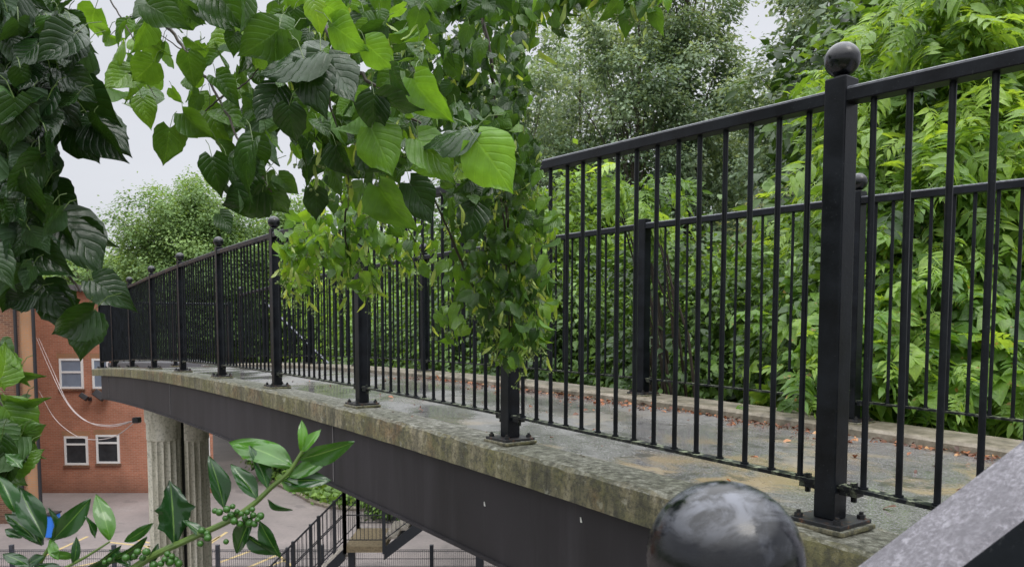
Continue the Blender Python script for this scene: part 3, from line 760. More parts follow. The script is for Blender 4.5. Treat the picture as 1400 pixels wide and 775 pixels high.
for y in (ys0+.02, ys1-.02):
    stair_rail([(ex, ez)]+[(ex+(xs0-ex)*q, ez+(LZ-ez)*q) for q in (.25, .5, .75)]+[(xs0, LZ)], y, 10)
    stair_rail([(xs0, LZ), (xs1, LZ), (tx-.7, tz-.54), (tx, tz), (tx+2.5, tz)], y, 10)

# ------------------------------------------------------------------ vegetation helpers
def unit(v): return v/np.maximum(np.linalg.norm(v, axis=-1, keepdims=True), 1e-9)
def rand_dir(n): return unit(rng.normal(size=(n, 3)))
def crown_points(center, rad, nclump, cr_, fill=.55, flat=1.0, noise_=.25):
    d = rand_dir(nclump); r = (fill+(1-fill)*rng.random((nclump, 1))**.6)*(1+noise_*rng.normal(size=(nclump, 1))*.5)
    return np.array(center)+d*r*np.array(rad), d
def foliage(name, m, parent, centers, cdirs, per, crad, size, temps, droop=.3, tintbase=.5, up=.6, squash=.75, sizevar=.3, ctint=.22):
    n = len(centers); ct = tintbase+ctint*rng.normal(size=n)
    idx = np.repeat(np.arange(n), per)
    N_ = len(idx); off = rng.normal(size=(N_, 3))*crad*np.array([1, 1, squash])*.6
    pos = centers[idx]+off
    outw = unit(cdirs[idx]*.8+unit(off)*.8+rand_dir(N_)*.5)
    tip = unit(outw*np.array([1, 1, .5])+rand_dir(N_)*.5+np.array([0, 0, -droop]))
    nrm = unit(np.array([0, 0, up])+outw*.5+rand_dir(N_)*.55)
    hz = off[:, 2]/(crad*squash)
    tint = ct[idx]+.14*rng.normal(size=N_)+.10*hz  # light variation between clumps and their brighter tops put into the leaf tint
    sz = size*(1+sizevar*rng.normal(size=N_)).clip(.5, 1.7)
    return build_leaves(name, m, parent, pos, sz, tip, nrm, tint, temps)
def limbs(mb, base, top, r0, centers, nl, r=random):
    base, top = Vector(base), Vector(top)
    pts = []; n = 8
    for i in range(n+1):
        t = i/n; q = base.lerp(top, t); q += Vector((r.uniform(-1, 1), r.uniform(-1, 1), 0))*r0*.5*(t > 0); pts.append(q)
    mb.tube(pts, [r0*(1-.85*i/n) for i in range(n+1)], 10)
    sel = [Vector(c) for c in centers[rng.choice(len(centers), min(nl, len(centers)), replace=False)]]
    for c in sel:
        t = max(.12, min(.92, ((c.z-base.z)/(top.z-base.z+1e-6))*.75)); i = int(t*n); s_ = pts[i].lerp(pts[min(i+1, n)], t*n-i)
        mid = s_.lerp(c, .5)+Vector((r.uniform(-.1, .1), r.uniform(-.1, .1), .12))*(c-s_).length*.6
        rr = max(.006, r0*(1-.85*t)*.42)
        mb.tube([s_, mid, c], [rr, rr*.6, rr*.2], 6, False)
def tree(name, label, cat, base, height, rad, m, leaf, temps, nclump, per, crad, r0, group=None, zc=.6, fill=.45, droop=.3, tb=.5, nl=40, up=.6):
    root = thing(name, label, cat, group)
    c = (base[0], base[1], base[2]+height*zc)
    cs, ds = crown_points(c, rad, nclump, crad, fill)
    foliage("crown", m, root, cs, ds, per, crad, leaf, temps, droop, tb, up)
    mb = MB(); limbs(mb, base, (base[0], base[1], base[2]+height*.93), r0, cs, nl); mb.build("trunk", M_bark, root, True)
    return root
def gz(x, y):                          # embankment height
    lim = 1.8 if y < 6 else 1.8+(y-6)*.09
    t = max(0, min(1, (x-lim)/3.5)); return 5.2*t*t*(3-2*t)*(1 if x > lim-.3 else 0)
def base_at(xp, d, z=None):
    q = at(xp, 442, d); return (q.x, q.y, gz(q.x, q.y) if z is None else z)

# poplars behind
specs = [(705, 24, 15.5, 2.0, 170), (790, 27, 18, 2.3, 210), (868, 24, 18.5, 2.2, 230), (935, 25, 18.5, 2.2, 260), (1090, 21, 11.2, 1.9, 180), (1185, 19, 17, 2.0, 230), (1010, 29, 10.6, 2.6, 150), (1290, 20, 17, 2.6, 160)]
specs += [(760, 31, 20, 3.0, 200), (990, 33, 12.5, 3, 160), (660, 27, 17, 2.4, 150)]
plabels = ["slender poplar at the left of the row, right of the hanging linden leaves", "grey-green poplar second from the left of the row", "tall dense poplar reaching the top of the photo left of the sky gap",
           "tall poplar bordering the left side of the sky gap", "shorter poplar below the sky gap", "tall poplar behind the big ball-topped post", "low distant poplar under the sky gap", "poplar hidden mostly behind the light green shrubs at the right", "pale poplar farthest back between the first two of the row", "low round-topped poplar farthest back under the sky gap", "poplar half hidden by the hanging linden leaves"]
for (xp, d, h, rw, nc), lb in zip(specs, plabels):
    b = base_at(xp, d); tree("poplar_tree", lb, "tree", b, h-b[2]+5.2 if False else h, (rw, rw, h*.43), M_poplar, .12, T_far, int(nc*.78), 190, .42, .16, "poplars behind the footbridge", .58, .25, nl=70)

# mid bushes
bsp = [(735, 15, 6.6, 1.9, 130, "light green bushy tree behind the railing next to the hanging linden leaves"), (820, 15.5, 5.9, 1.9, 120, "light green round bush behind the second far railing post"),
       (640, 16, 5.7, 2.0, 120, "green bushy tree behind the hanging linden spray"), (560, 18, 6.0, 2.2, 110, "green bushy tree seen through the railing left of the hanging spray"),
       (480, 20, 6.2, 2.4, 110, "green bushy tree behind the left half of the railing"), (400, 22, 5.2, 2.6, 110, "green bushy tree behind the far stair railing")]
for xp, d, h, rw, nc, lb in bsp:
    b = base_at(xp, d, 4.6 if xp > 500 else 0); h2 = h+ (4.2-b[2])
    if xp <= 500:
        b = base_at(xp, 42, 0); tree("bushy_tree", lb, "tree", b, 12.6, (4.6, 4.6, 4.6), M_bush, .2, T_far, 260, 130, .9, .2, "bushy trees behind the footbridge", .6, .3, nl=30, tb=.5); continue
    tree("bushy_tree", lb, "tree", b, h2*.92, (rw, rw, h2*.45), M_bush, .13, T_far, nc, 120, .5, .12, "bushy trees behind the footbridge", .52, .3, nl=30, tb=.6)
for xp, d, h, rw, lb in ((905, 13, 5.2, 1.5, "silvery green willow left of the pair behind the railing"), (1010, 12, 4.7, 1.5, "silvery green willow right of the pair behind the railing"), (1110, 13, 5.5, 1.5, "silvery green willow behind the big near post")):
    b = base_at(xp, d); tree("willow_tree", lb, "tree", b, h, (rw, rw, h*.46), M_willow, .12, T_lan, 150, 150, .42, .09, "silvery willows", .5, .3, nl=30)
# hedge-like dark shrubs close behind the far kerb
hl = ["second", "third", "fourth", "fifth", "sixth"]
for i, (k, wo, h, rw) in enumerate(((2.2, 3.4, 1.7, .95), (3.4, 3.3, 1.6, .95), (4.6, 3.4, 1.5, 1.0), (5.8, 3.5, 1.4, 1.0), (1.2, 3.6, 1.6, .9))):
    q = S(k, wo); b = (q.x, q.y, q.z-1.6)
    lb = ("dark green shrub behind the far railing at the foot of the willows", "dark green shrub behind the far railing under the light green bush", "dark green shrub behind the far railing and the hanging spray", "dark green shrub behind the far railing left of the hanging spray", "dark green shrub beside the chestnut leaves behind the far railing")[i]
    tree("hedge_shrub", lb, "shrub", b, h+1.2, (rw, rw, (h+1.2)*.5), M_hedge, .075, T_ell, 150, 110, .26, .03, "dark shrubs behind the far railing", .5, .3, nl=30, tb=.5)

# light pinnate shrubs at the right
def shrub_px(name, label, blobs, m, leaf, temps, per, crad, rootpt, tb=.55, droop=.5, up=.5, group=None):
    root = thing(name, label, "shrub", group); C, D = [], []
    for (x, y, rx, ry, d, dd, n) in blobs:
        for _ in range(n):
            a = random.uniform(0, 2*math.pi); r_ = math.sqrt(random.random())
            q = at(x+rx*r_*math.cos(a), y+ry*r_*math.sin(a), d+random.uniform(-dd, dd)); C.append(q); D.append((random.gauss(0, .4), -.8, random.gauss(.2, .3)))
    C = np.array(C); D = unit(np.array(D))
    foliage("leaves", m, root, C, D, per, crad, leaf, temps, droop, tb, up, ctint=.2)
    mb = MB(); rp = Vector(rootpt)
    for c in C[::2]:
        c = Vector(c); a_ = rp+Vector((random.uniform(-.3, .3), random.uniform(-.3, .3), 0)); mid = a_.lerp(c, .55)+Vector((random.uniform(-.2, .2), random.uniform(-.2, .2), .25))
        mb.tube([a_, mid, c], [.018, .011, .004], 5, False)
    mb.build("branches", M_twig, root, True); return root
shrub_px("ash_sapling", "light green ash-like tree with drooping pinnate leaves at the top right", [(1330, 40, 100, 60, 6.0, .8, 44), (1230, 90, 70, 70, 6.3, .6, 36), (1340, 150, 80, 70, 5.6, .6, 36), (1350, 240, 70, 80, 5.2, .5, 30), (1230, 210, 80, 70, 6.2, .6, 40), (1240, 310, 80, 60, 6.0, .6, 34), (1130, 330, 50, 70, 7.2, .5, 24), (1180, 150, 30, 60, 7, .6, 14)], M_ash, .28, T_pin, 16, .27, base_at(1320, 6.3), .6, .6)
shrub_px("broadleaf_shrub", "shrub with broad palmate leaves spotted brown behind the far railing at the right", [(1300, 430, 120, 90, 4.9, .5, 60), (1220, 520, 90, 50, 4.6, .3, 34), (1360, 540, 60, 50, 4.3, .25, 22), (1120, 470, 70, 90, 5.8, .5, 36), (1040, 480, 50, 70, 6.8, .5, 26), (1000, 400, 40, 60, 7.6, .5, 16), (1320, 340, 90, 60, 5.4, .5, 30)], M_broad, .2, T_palm+T_pin, 17, .24, base_at(1250, 5.4), .55, .5)
shrub_px("dark_backing_shrub", "dense dark green shrub deep behind the broad-leaved shrub at the right", [(1250, 430, 200, 190, 8.2, .8, 130), (1080, 480, 120, 100, 8.8, .8, 60), (1260, 200, 200, 200, 9.2, .8, 130)], M_hedge, .17, T_ell, 90, .45, base_at(1250, 8.5), .45, .3)
shrub_px("young_sapling", "small sapling with long drooping leaves leaning over the far railing post", [(862, 270, 28, 40, 5.7, .15, 9), (905, 255, 38, 22, 5.8, .15, 6), (880, 300, 26, 22, 5.5, .12, 6)], M_ash, .22, T_pin, 4, .06, S(1.8, 2.6, -1.2), .62, .7)

# left trees
tree("round_tree", "round light green tree beyond the railing at the left, against the sky", "tree", base_at(268, 38, 0), 14.3, (3.4, 3.4, 4.3), M_far, .13, T_far, 460, 230, .6, .3, None, .68, .35, nl=60)
tree("round_tree", "smaller pale green tree right of the round tree, behind the leaves", "tree", base_at(385, 42, 0), 13.6, (3.4, 3.4, 4.2), M_far, .16, T_far, 280, 150, .6, .3, None, .68, .35, nl=60)
tree("wispy_tree", "thin wispy tree with bare twigs above the orange building", "tree", base_at(128, 46, 0), 14.3, (2.6, 2.6, 3.6), M_far, .22, T_far, 110, 26, .5, .14, None, .68, .35, nl=110, tb=.35)
for i, (xp, d, h, r_) in enumerate(((60, 55, 12.2, 5.5), (165, 58, 12.6, 5.0), (10, 50, 11.5, 4.5))):
    tree("distant_tree", ("pale distant tree low above the orange building roof", "pale distant tree between the roof and the bridge end", "pale distant tree behind the brown brick building")[i], "tree", base_at(xp, d, 0), h, (r_, r_, h*.34), M_far, .36, T_far, 260, 60, .9, .3, "distant trees", .64, .4, tb=.65)
for i, (xp, d, h, r_) in enumerate(((330, 50, 11.5, 5), (450, 48, 11.5, 5.5), (570, 46, 12.5, 5.5))):
    tree("distant_tree", ("distant green tree behind the railing under the round tree", "distant green tree behind the left part of the hanging leaves", "distant green tree behind the middle of the hanging leaves")[i], "tree", base_at(xp, d, 0), h, (r_, r_, h*.38), M_far, .3, T_far, 300, 80, .8, .3, "distant trees", .6, .35, tb=.45)

# garden bed with ivy
pts = [atz(x, y, 0) for x, y in ((372, 660), (400, 672), (428, 688), (450, 694), (480, 697), (520, 698), (560, 698), (640, 712), (700, 712), (700, 640), (560, 630), (372, 628))]
mb = MB(); mb.add([(q.x, q.y, .06) for q in pts], [tuple(range(len(pts)))]); o = mb.build("planting_bed", M_soil); o['kind'] = 'structure'
mb = MB(); mb.tube([(q.x, q.y, .06) for q in pts[:9]], .11, 6); tag(mb.build("kerb_edging", M_kerb), kind='structure')
n_ = 5200; P0 = []
while len(P0) < n_:
    q = atz(random.uniform(372, 700), random.uniform(640, 697), 0)
    xx = 700+F*q.x/q.y
    # inside the bed outline (in plan)
    ins = False
    for i in range(len(pts)):
        a, b = pts[i], pts[i-1]
        if (a.y > q.y) != (b.y > q.y) and q.x < (b.x-a.x)*(q.y-a.y)/(b.y-a.y)+a.x: ins = not ins
    if ins: P0.append((q.x, q.y, .1+random.random()*.55))
P0 = np.array(P0)
o = build_leaves("ivy_ground_cover", M_bush, None, P0, .26*(1+.3*rng.random(n_)), unit(rand_dir(n_)+[0, -.5, -.2]), unit(rand_dir(n_)*.6+[0, -.4, 1]), .55+.2*rng.normal(size=n_), T_far); o['kind'] = 'stuff'
for i, (xp, yp, s_) in enumerate(((385, 640, 1.7), (560, 676, 1.3), (535, 690, .9))):
    q = atz(xp, yp+16, 0); tree("garden_shrub", ("dark shrub at the back of the planting bed below the girder", "green shrub in the planting bed behind the metal staircase", "small shrub beside the metal staircase railing")[i], "shrub", (q.x, q.y, 0), s_*1.4, (s_*.8, s_*.8, s_*.6), M_hedge, .16, T_ell, 60, 60, .35, .04, "shrubs in the planting bed", .5, tb=.6)

# dead leaves along the far kerb
n_ = 1700; ks = rng.uniform(-2.2, 3.6, n_); dens = rng.random(n_)
wv = 1.69-np.abs(rng.normal(size=n_))*(.03+.2*np.clip(np.sin(ks*4)*np.sin(ks*11+1)+.2, 0, 1)); wv[:160] = rng.uniform(.0, 1.6, 160); pos = np.array([S(k, min(w_, 1.69), (-.058 if w_ > 1.2 else -.045 if w_ > .6 else -.034)+.012*random.random()) for k, w_ in zip(ks, wv)])
tip = unit(rand_dir(n_)*[1, 1, .25]); nr = unit(rand_dir(n_)*.45+[0, 0, 1])
o = build_leaves("leaf_litter", M_litter, None, pos, .018*(1+1.8*rng.random(n_)**2), tip, nr, rng.random(n_)**1.8, T_ell); o['kind'] = 'stuff'

# ------------------------------------------------------------------ linden foliage hanging in front
def twig_curve(pts3, n=10):
    out_ = []
    for i in range(len(pts3)-1):
        p0 = pts3[max(i-1, 0)]; p1 = pts3[i]; p2 = pts3[i+1]; p3 = pts3[min(i+2, len(pts3)-1)]
        for j in range(n):
            t = j/n; out_.append(.5*((2*p1)+(p2-p0)*t+(2*p0-5*p1+4*p2-p3)*t*t+(3*p1-3*p2-p0+p3)*t**3))
    out_.append(pts3[-1]); return out_
class Spray:
    def __init__(s): s.pos = []; s.size = []; s.tip = []; s.n = []; s.t = []; s.pet = MB(); s.tw = MB(); s.b = []; s.bt = []; s.bn = []; s.bs = []; s.seed = MB(); s.nodes = []
    def leaf(s, base, tip, n, tint, petiole=True, toward=None):
        base = Vector(base); tip = Vector(tip); L_ = (tip-base).length
        s.pos.append(base); s.size.append(L_); s.tip.append(tip-base); s.n.append(n); s.t.append(tint)
        if petiole:
            d = (tip-base).normalized()
            q = toward if toward is not None else base - d*L_*.22+Vector((random.uniform(-.3, .3)*L_, random.uniform(-.2, .3)*L_, L_*.22))
            m = base.lerp(q, .5)+Vector((0, 0, L_*.1)); s.pet.tube([base+d*L_*.02, m, q], max(.0005, L_*.008), 5, False)
    def px_leaf(s, bx_, by_, tx_, ty_, d, tint, roll=0, dd=0.0):
        b = at(bx_, by_, d); t = at(tx_, ty_, d+dd); ax = (t-b).normalized(); view = (Vector((0, 0, CAMZ))-b).normalized()
        n = (view-ax*view.dot(ax)).normalized(); n = Matrix.Rotation(R(roll), 3, ax) @ n
        s.leaf(b, t, n, tint)
    def blob(s, x, y, rx, ry, d, dd, n, size, tint, spread=.9, bract=0, face=0.5, tv=.2):
        for _ in range(n):
            a = random.uniform(0, 2*math.pi); r_ = math.sqrt(random.random())
            q = at(x+rx*r_*math.cos(a), y+ry*r_*math.sin(a), d+random.uniform(-dd, dd))
            L_ = size*random.uniform(.6, 1.25)
            td = Vector((random.gauss(0, spread), random.gauss(-.15, spread*.7), -1.0)).normalized()
            nr = Vector((random.gauss(0, .8), random.gauss(-face, .7), random.gauss(.45, .5)))
            s.leaf(q-td*L_*.5, q+td*L_*.5, nr, tint+random.gauss(0, tv))
            if random.random() < bract:
                o = q+Vector((random.uniform(-.5, .5), random.uniform(-.5, .5), random.uniform(-.9, .1)))*L_
                s.bt_add(o, L_*.9)
    def bt_add(s, o, L_):
        s.b.append(o); s.bt.append(Vector((random.gauss(0, .5), random.gauss(0, .4), -1))); s.bn.append(Vector((random.gauss(0, 1), -1, random.gauss(.3, .4)))); s.bs.append(L_)
        e_ = o+Vector((random.uniform(-.3, .3), 0, -.9))*L_
        s.pet.tube([o, o.lerp(e_, .5)+Vector((.1*L_, 0, 0)), e_], .0006, 4, False)
        for _ in range(4):
            q = e_+Vector((random.uniform(-.25, .25), random.uniform(-.2, .2), random.uniform(-.25, .1)))*L_
            s.pet.tube([e_, q], .0005, 3, False); s.seed.sphere(q, .0028, 6, 5)
    def twig(s, pts, r, d=None):
        p3 = [at(*p) if len(p) == 3 else at(p[0], p[1], d) for p in pts]; c = twig_curve(p3); n = len(c)
        c = [q+Vector((random.uniform(-1, 1), random.uniform(-1, 1), random.uniform(-1, 1)))*r*.5 for q in c]
        s.tw.tube(c, [r*(1-.7*i/(n-1)) for i in range(n)], 6)
    def build(s, root, name, m, temps):
        b = thing_part(root, name)
        build_leaves("leaves", m, b, [tuple(p) for p in s.pos], s.size, [tuple(p) for p in s.tip], [tuple(p) for p in s.n], s.t, temps)
        s.pet.build("stalks", M_greentwig, b, True)  # this mesh holds petioles and the stalks of bracts and seeds
        if s.b: build_leaves("flower_bracts", M_bract, b, [tuple(p) for p in s.b], s.bs, [tuple(p) for p in s.bt], [tuple(p) for p in s.bn], rng.random(len(s.b)), T_bract); s.seed.build("seeds", M_seed, b, True)  # first mesh holds the linden bracts, second the round seeds
def thing_part(root, name):
    return root

def spray_tree(label, name="linden_branch"):
    return thing(name, label, "branch")

def bough(root, p, r):
    a = at(*p); e_ = a+Vector((-1.6, .1, 1.9)); MB().tube([a, a.lerp(e_, .35)+Vector((.1, 0, .12)), a.lerp(e_, .7)+Vector((0, .1, .12)), e_], [r, r*1.6, r*2.3, r*3], 10).build("bough", M_bark, root, True)
# left dark mass
r1 = spray_tree("dark linden branch with large leaves filling the left edge of the photo")
s = Spray()
s.blob(20, 60, 80, 80, 1.02, .18, 170, .046, .3, .8); s.blob(20, 180, 55, 90, 1.0, .17, 120, .046, .3, .8); s.blob(20, 315, 50, 75, 1.0, .17, 100, .048, .35, .8)
s.blob(70, 100, 45, 60, .95, .08, 40, .046, .4, .7); s.blob(10, 220, 40, 170, 1.3, .2, 120, .06, .2, .9)
for a in ((88, 120, 175, 188, 1.0, .2, 20), (110, 150, 190, 195, 1.0, .15, -30), (95, 165, 140, 225, .98, .25, 10), (120, 165, 178, 222, .98, .1, 30), (60, 120, 112, 175, .95, .1, -20), (55, 150, 85, 205, 1, .5, 0),
          (20, 330, 112, 372, .95, .35, 0), (70, 300, 115, 335, .97, .3, 40), (75, 290, 158, 372, .98, .3, -25), (60, 250, 110, 300, 1.0, .15, 20), (105, 305, 155, 345, 1.0, .3, 60), (120, 380, 186, 418, .97, .3, -20),
          (55, 385, 95, 440, .98, .2, 0), (70, 400, 120, 455, 1.0, .45, 25), (110, 405, 62, 435, 1.02, .6, 20), (120, 425, 118, 498, .95, .5, 5), (135, 420, 60, 470, .93, .45, -15), (20, 380, 8, 435, .95, .2, 0), (50, 400, 0, 425, .95, .15, 10), (35, 225, 90, 268, .98, .25, 10), (45, 190, 82, 240, .98, .5, -10),
          (30, 240, 80, 300, 1.0, .2, 0), (0, 300, 45, 360, .95, .3, 15), (60, 20, 118, 78, 1.0, .55, 10), (85, 50, 110, 96, 1.0, .2, 0), (90, 20, 125, 60, 1.0, .6, 30)):
    cx_, cy_ = (a[0]+a[2])/2, (a[1]+a[3])/2; q_ = .82
    s.px_leaf(cx_+(a[0]-cx_)*q_, cy_+(a[1]-cy_)*q_, cx_+(a[2]-cx_)*q_, cy_+(a[3]-cy_)*q_, *a[4:], dd=random.uniform(-.01, .01))
s.twig([(-60, -40, 1.15), (20, 60, 1.08), (60, 150, 1.03), (110, 175, 1.0)], .004); s.twig([(-60, 120, 1.1), (10, 230, 1.05), (60, 330, 1.0), (110, 400, .98)], .004); s.twig([(20, 60, 1.08), (80, 60, 1.03), (110, 70, 1)], .002)
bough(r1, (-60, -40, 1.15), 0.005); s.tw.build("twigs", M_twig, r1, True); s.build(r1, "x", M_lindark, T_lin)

# upper middle: lit and dark mixed
r2 = spray_tree("linden branch with mixed dark and backlit leaves against the sky at the upper left")
s = Spray()
s.blob(270, 12, 80, 16, 1.25, .2, 26, .06, .25); s.blob(180, 50, 60, 35, 1.3, .15, 9, .055, .7, .9); s.blob(205, 115, 60, 40, 1.3, .15, 13, .052, .65, .9)
s.blob(300, 100, 45, 60, 1.25, .15, 17, .055, .55); s.blob(285, 165, 50, 25, 1.25, .12, 9, .055, .6); s.blob(332, 232, 30, 34, 1.1, .1, 9, .06, .1); s.blob(370, 120, 40, 90, 1.25, .2, 30, .06, .35)
for a in ((232, 175, 228, 230, 1.1, .55, 10), (195, 135, 200, 175, 1.15, .9, 0), (150, 40, 128, 48, 1.1, .8, 0), (130, 12, 115, 55, 1.1, .8, 20), (320, 45, 315, 75, 1.1, .1, 0), (345, 150, 320, 150, 1.1, .2, 10), (290, 215, 300, 268, 1.05, .05, 0), (330, 215, 350, 262, 1.05, .05, 20),
          (360, 262, 296, 292, 1.05, .05, 10), (300, 292, 322, 318, 1.05, .05, 0), (365, 255, 385, 305, 1.05, .08, 20), (380, 240, 405, 270, 1.05, .3, 0), (340, 190, 365, 240, 1.05, .05, 0), (250, 155, 290, 195, 1.1, .5, 10), (210, 85, 180, 118, 1.15, .8, 10), (255, 50, 280, 70, 1.15, .6, 60), (180, 95, 150, 130, 1.2, .9, 10), (275, 60, 268, 85, 1.2, .8, 0)):
    s.px_leaf(*a, dd=random.uniform(-.02, .03))
s.twig([(200, -30, 1.3), (217, 19, 1.25), (262, 80, 1.22), (300, 135, 1.18), (330, 200, 1.1), (372, 262, 1.05)], .0035); s.twig([(150, 0, 1.3), (186, 60, 1.28), (200, 110, 1.25), (214, 135, 1.22)], .0015); s.twig([(262, 80, 1.22), (230, 55, 1.2), (205, 40, 1.2)], .0013); s.twig([(300, 135, 1.18), (340, 110, 1.2), (380, 60, 1.2)], .0018)
s.twig([(217, 19, 1.25), (180, 22, 1.24), (150, 50, 1.24)], .0014); s.twig([(300, 135, 1.18), (270, 160, 1.18), (240, 175, 1.12)], .0014)
bough(r2, (200, -30, 1.3), 0.004); s.tw.build("twigs", M_twig, r2, True); s.build(r2, "x", M_linmid, T_lin)

# centre canopy
r3 = spray_tree("dense linden branch with glossy and bright green leaves over the middle of the photo")
s = Spray()
for (x, y, rx, ry, n, t, sz, d) in ((430, 40, 60, 55, 46, .4, .06, 1.5), (520, 60, 60, 60, 56, .45, .06, 1.5), (600, 50, 60, 55, 70, .35, .055, 1.7), (660, 80, 40, 80, 80, .22, .052, 1.9), (450, 150, 50, 60, 40, .35, .062, 1.4), (540, 175, 50, 60, 46, .45, .06, 1.4),
                          (625, 180, 50, 60, 56, .3, .056, 1.6), (685, 200, 32, 60, 70, .25, .05, 1.9), (500, 240, 50, 35, 30, .45, .058, 1.6), (425, 205, 24, 40, 10, .35, .055, 1.5), (640, 270, 35, 25, 34, .3, .054, 1.8), (708, 140, 16, 90, 60, .22, .05, 2.0), (690, 250, 40, 40, 60, .25, .052, 2.0), (725, 225, 14, 40, 26, .3, .05, 2.1), (600, 130, 60, 50, 60, .25, .055, 1.9), (560, 5, 180, 18, 80, .3, .06, 1.7), (455, 262, 30, 20, 16, .55, .055, 1.8), (395, 50, 25, 50, 16, .35, .06, 1.4)):
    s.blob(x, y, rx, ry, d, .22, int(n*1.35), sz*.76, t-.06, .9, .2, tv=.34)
s.twig([(400, -40, 1.5), (423, 4, 1.45), (470, 78, 1.35), (536, 136, 1.3), (600, 190, 1.3)], .006); s.twig([(440, 60, 1.35), (452, 147, 1.35), (474, 220, 1.4), (476, 288, 1.7)], .003); s.twig([(520, 120, 1.4), (560, 200, 1.5), (603, 293, 1.9), (655, 408, 2.2)], .004); s.twig([(640, -40, 1.9), (670, 80, 1.9), (680, 200, 2.0), (690, 330, 2.1), (700, 480, 2.2)], .006)
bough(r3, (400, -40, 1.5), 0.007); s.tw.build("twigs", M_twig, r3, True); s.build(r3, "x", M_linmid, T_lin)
s = Spray()
for a in ((652, 192, 706, 262, 1.05, .95, -8), (566, 108, 600, 172, 1.1, .55, 25), (508, 175, 538, 238, 1.1, .5, 10), (570, 190, 632, 240, 1.1, .4, -35), (500, 60, 540, 95, 1.1, .6, 20), (446, 8, 480, 28, 1.1, .7, 30), (455, 35, 498, 66, 1.1, .65, 25), (555, 120, 585, 150, 1.12, .5, 0), (518, 255, 552, 325, 1.3, .35, 30), (600, 220, 560, 232, 1.15, .5, 20)):
    s.px_leaf(*a, dd=random.uniform(-.015, .015))
build_leaves("bright_leaves", M_linbright, r3, [tuple(p) for p in s.pos], s.size, [tuple(p) for p in s.tip], [tuple(p) for p in s.n], s.t, T_lin[:3]); s.pet.build("stalks", M_greentwig, r3, True)  # second mesh holds only the petioles of these leaves
s = Spray()
for a in ((415, 80, 448, 148, 1.02, .3, 10), (448, 82, 495, 142, 1.05, .35, -30), (395, 145, 398, 200, 1.02, .3, 5), (440, 70, 350, 100, 1.02, .4, 60), (512, 130, 505, 190, 1.08, .35, 10), (520, 135, 572, 158, 1.08, .5, 55), (648, 178, 565, 190, 1.06, .55, 62), (535, 95, 552, 130, 1.08, .55, 60), (400, 55, 425, 80, 1.05, .5, 65), (460, 200, 478, 250, 1.2, .3, 30), (430, 260, 440, 300, 1.4, .3, 0), (495, 205, 530, 240, 1.15, .35, 30), (380, 120, 360, 175, 1.05, .2, 0), (560, 250, 600, 300, 1.3, .3, 0), (650, 280, 640, 330, 1.6, .3, 10)):
    s.px_leaf(*a, dd=random.uniform(-.015, .03))
build_leaves("dark_leaves", M_lindark, r3, [tuple(p) for p in s.pos], s.size, [tuple(p) for p in s.tip], [tuple(p) for p in s.n], s.t, T_lin); s.pet.build("stalks", M_greentwig, r3, True)  # petioles of the dark leaves follow as their own mesh

# hanging sprays
r4 = spray_tree("small-leaved bright linden spray hanging over the railing left of the longest spray")
s = Spray()
for (x, y, rx, ry, n, t) in ((455, 320, 70, 30, 90, .7), (430, 345, 45, 30, 60, .8), (490, 355, 45, 35, 70, .65), (410, 380, 32, 18, 34, .85), (505, 395, 18, 16, 22, .8), (395, 340, 20, 16, 18, .8), (480, 290, 60, 22, 50, .55), (560, 330, 30, 30, 34, .5), (575, 362, 28, 12, 18, .85)):
    s.blob(x, y, rx*1.05, ry*1.05, 2.15, .15, int(n*.66), .044, t+.08, .9, .42, tv=.22)
s.twig([(476, 250, 1.9), (474, 336, 2.1), (507, 379, 2.15), (512, 405, 2.15)], .003); s.twig([(474, 310, 2.1), (430, 345, 2.15), (395, 385, 2.15)], .002); s.twig([(540, 280, 2.0), (580, 350, 2.1), (600, 365, 2.1)], .002)
s.tw.build("twigs", M_twig, r4, True); s.build(r4, "x", M_linmid, T_linlo)
r5 = spray_tree("long dense linden spray hanging down over the railing post in the middle of the photo")
s = Spray()
for (x, y, rx, ry, n, t) in ((650, 300, 55, 35, 90, .3), (700, 290, 45, 45, 100, .5), (680, 350, 60, 40, 130, .35), (720, 340, 38, 40, 80, .55), (690, 410, 48, 35, 110, .3), (715, 400, 40, 35, 70, .5), (640, 380, 40, 30, 50, .65), (615, 440, 22, 25, 26, .8), (700, 460, 48, 26, 90, .35), (715, 450, 40, 30, 50, .7), (697, 492, 22, 12, 22, .75), (740, 300, 22, 40, 30, .75), (745, 400, 14, 40, 20, .7), (680, 230, 40, 40, 60, .3), (650, 415, 30, 25, 30, .5), (740, 460, 18, 20, 16, .8)):
    s.blob(x, y, rx*.9, ry, 2.25, .2, int(n*.72), .044, t+.03, .8, .34, tv=.24)
s.twig([(603, 293, 1.9), (640, 380, 2.1), (655, 408, 2.2)], .003); s.twig([(690, 260, 2.1), (700, 400, 2.2), (700, 490, 2.25)], .005); s.twig([(655, 400, 2.2), (620, 435, 2.2), (600, 455, 2.2)], .0018)
s.tw.build("twigs", M_twig, r5, True); s.build(r5, "x", M_linmid, T_linlo)
r6 = spray_tree("linden twig tips with pale bracts hanging from the top edge, right of the middle")
s = Spray()
for (x, y, rx, ry, n, t) in ((740, 8, 60, 28, 80, .45), (830, 0, 80, 20, 80, .55), (740, 42, 40, 14, 18, .6), (862, 20, 30, 22, 22, .6), (895, 5, 30, 14, 24, .7), (700, 20, 30, 30, 34, .35)):
    s.blob(x, y-6, rx, ry*.85, 2.2, .15, int(n*.8), .055, t, .7, .35, tv=.18)
s.px_leaf(735, 55, 724, 65, 2.1, .95, 10); s.px_leaf(858, 15, 852, 48, 2.1, .6, 0); s.px_leaf(893, 14, 901, 45, 2.1, .6, 0)
s.twig([(650, -30, 2.2), (760, 0, 2.2), (900, -5, 2.2)], .004)
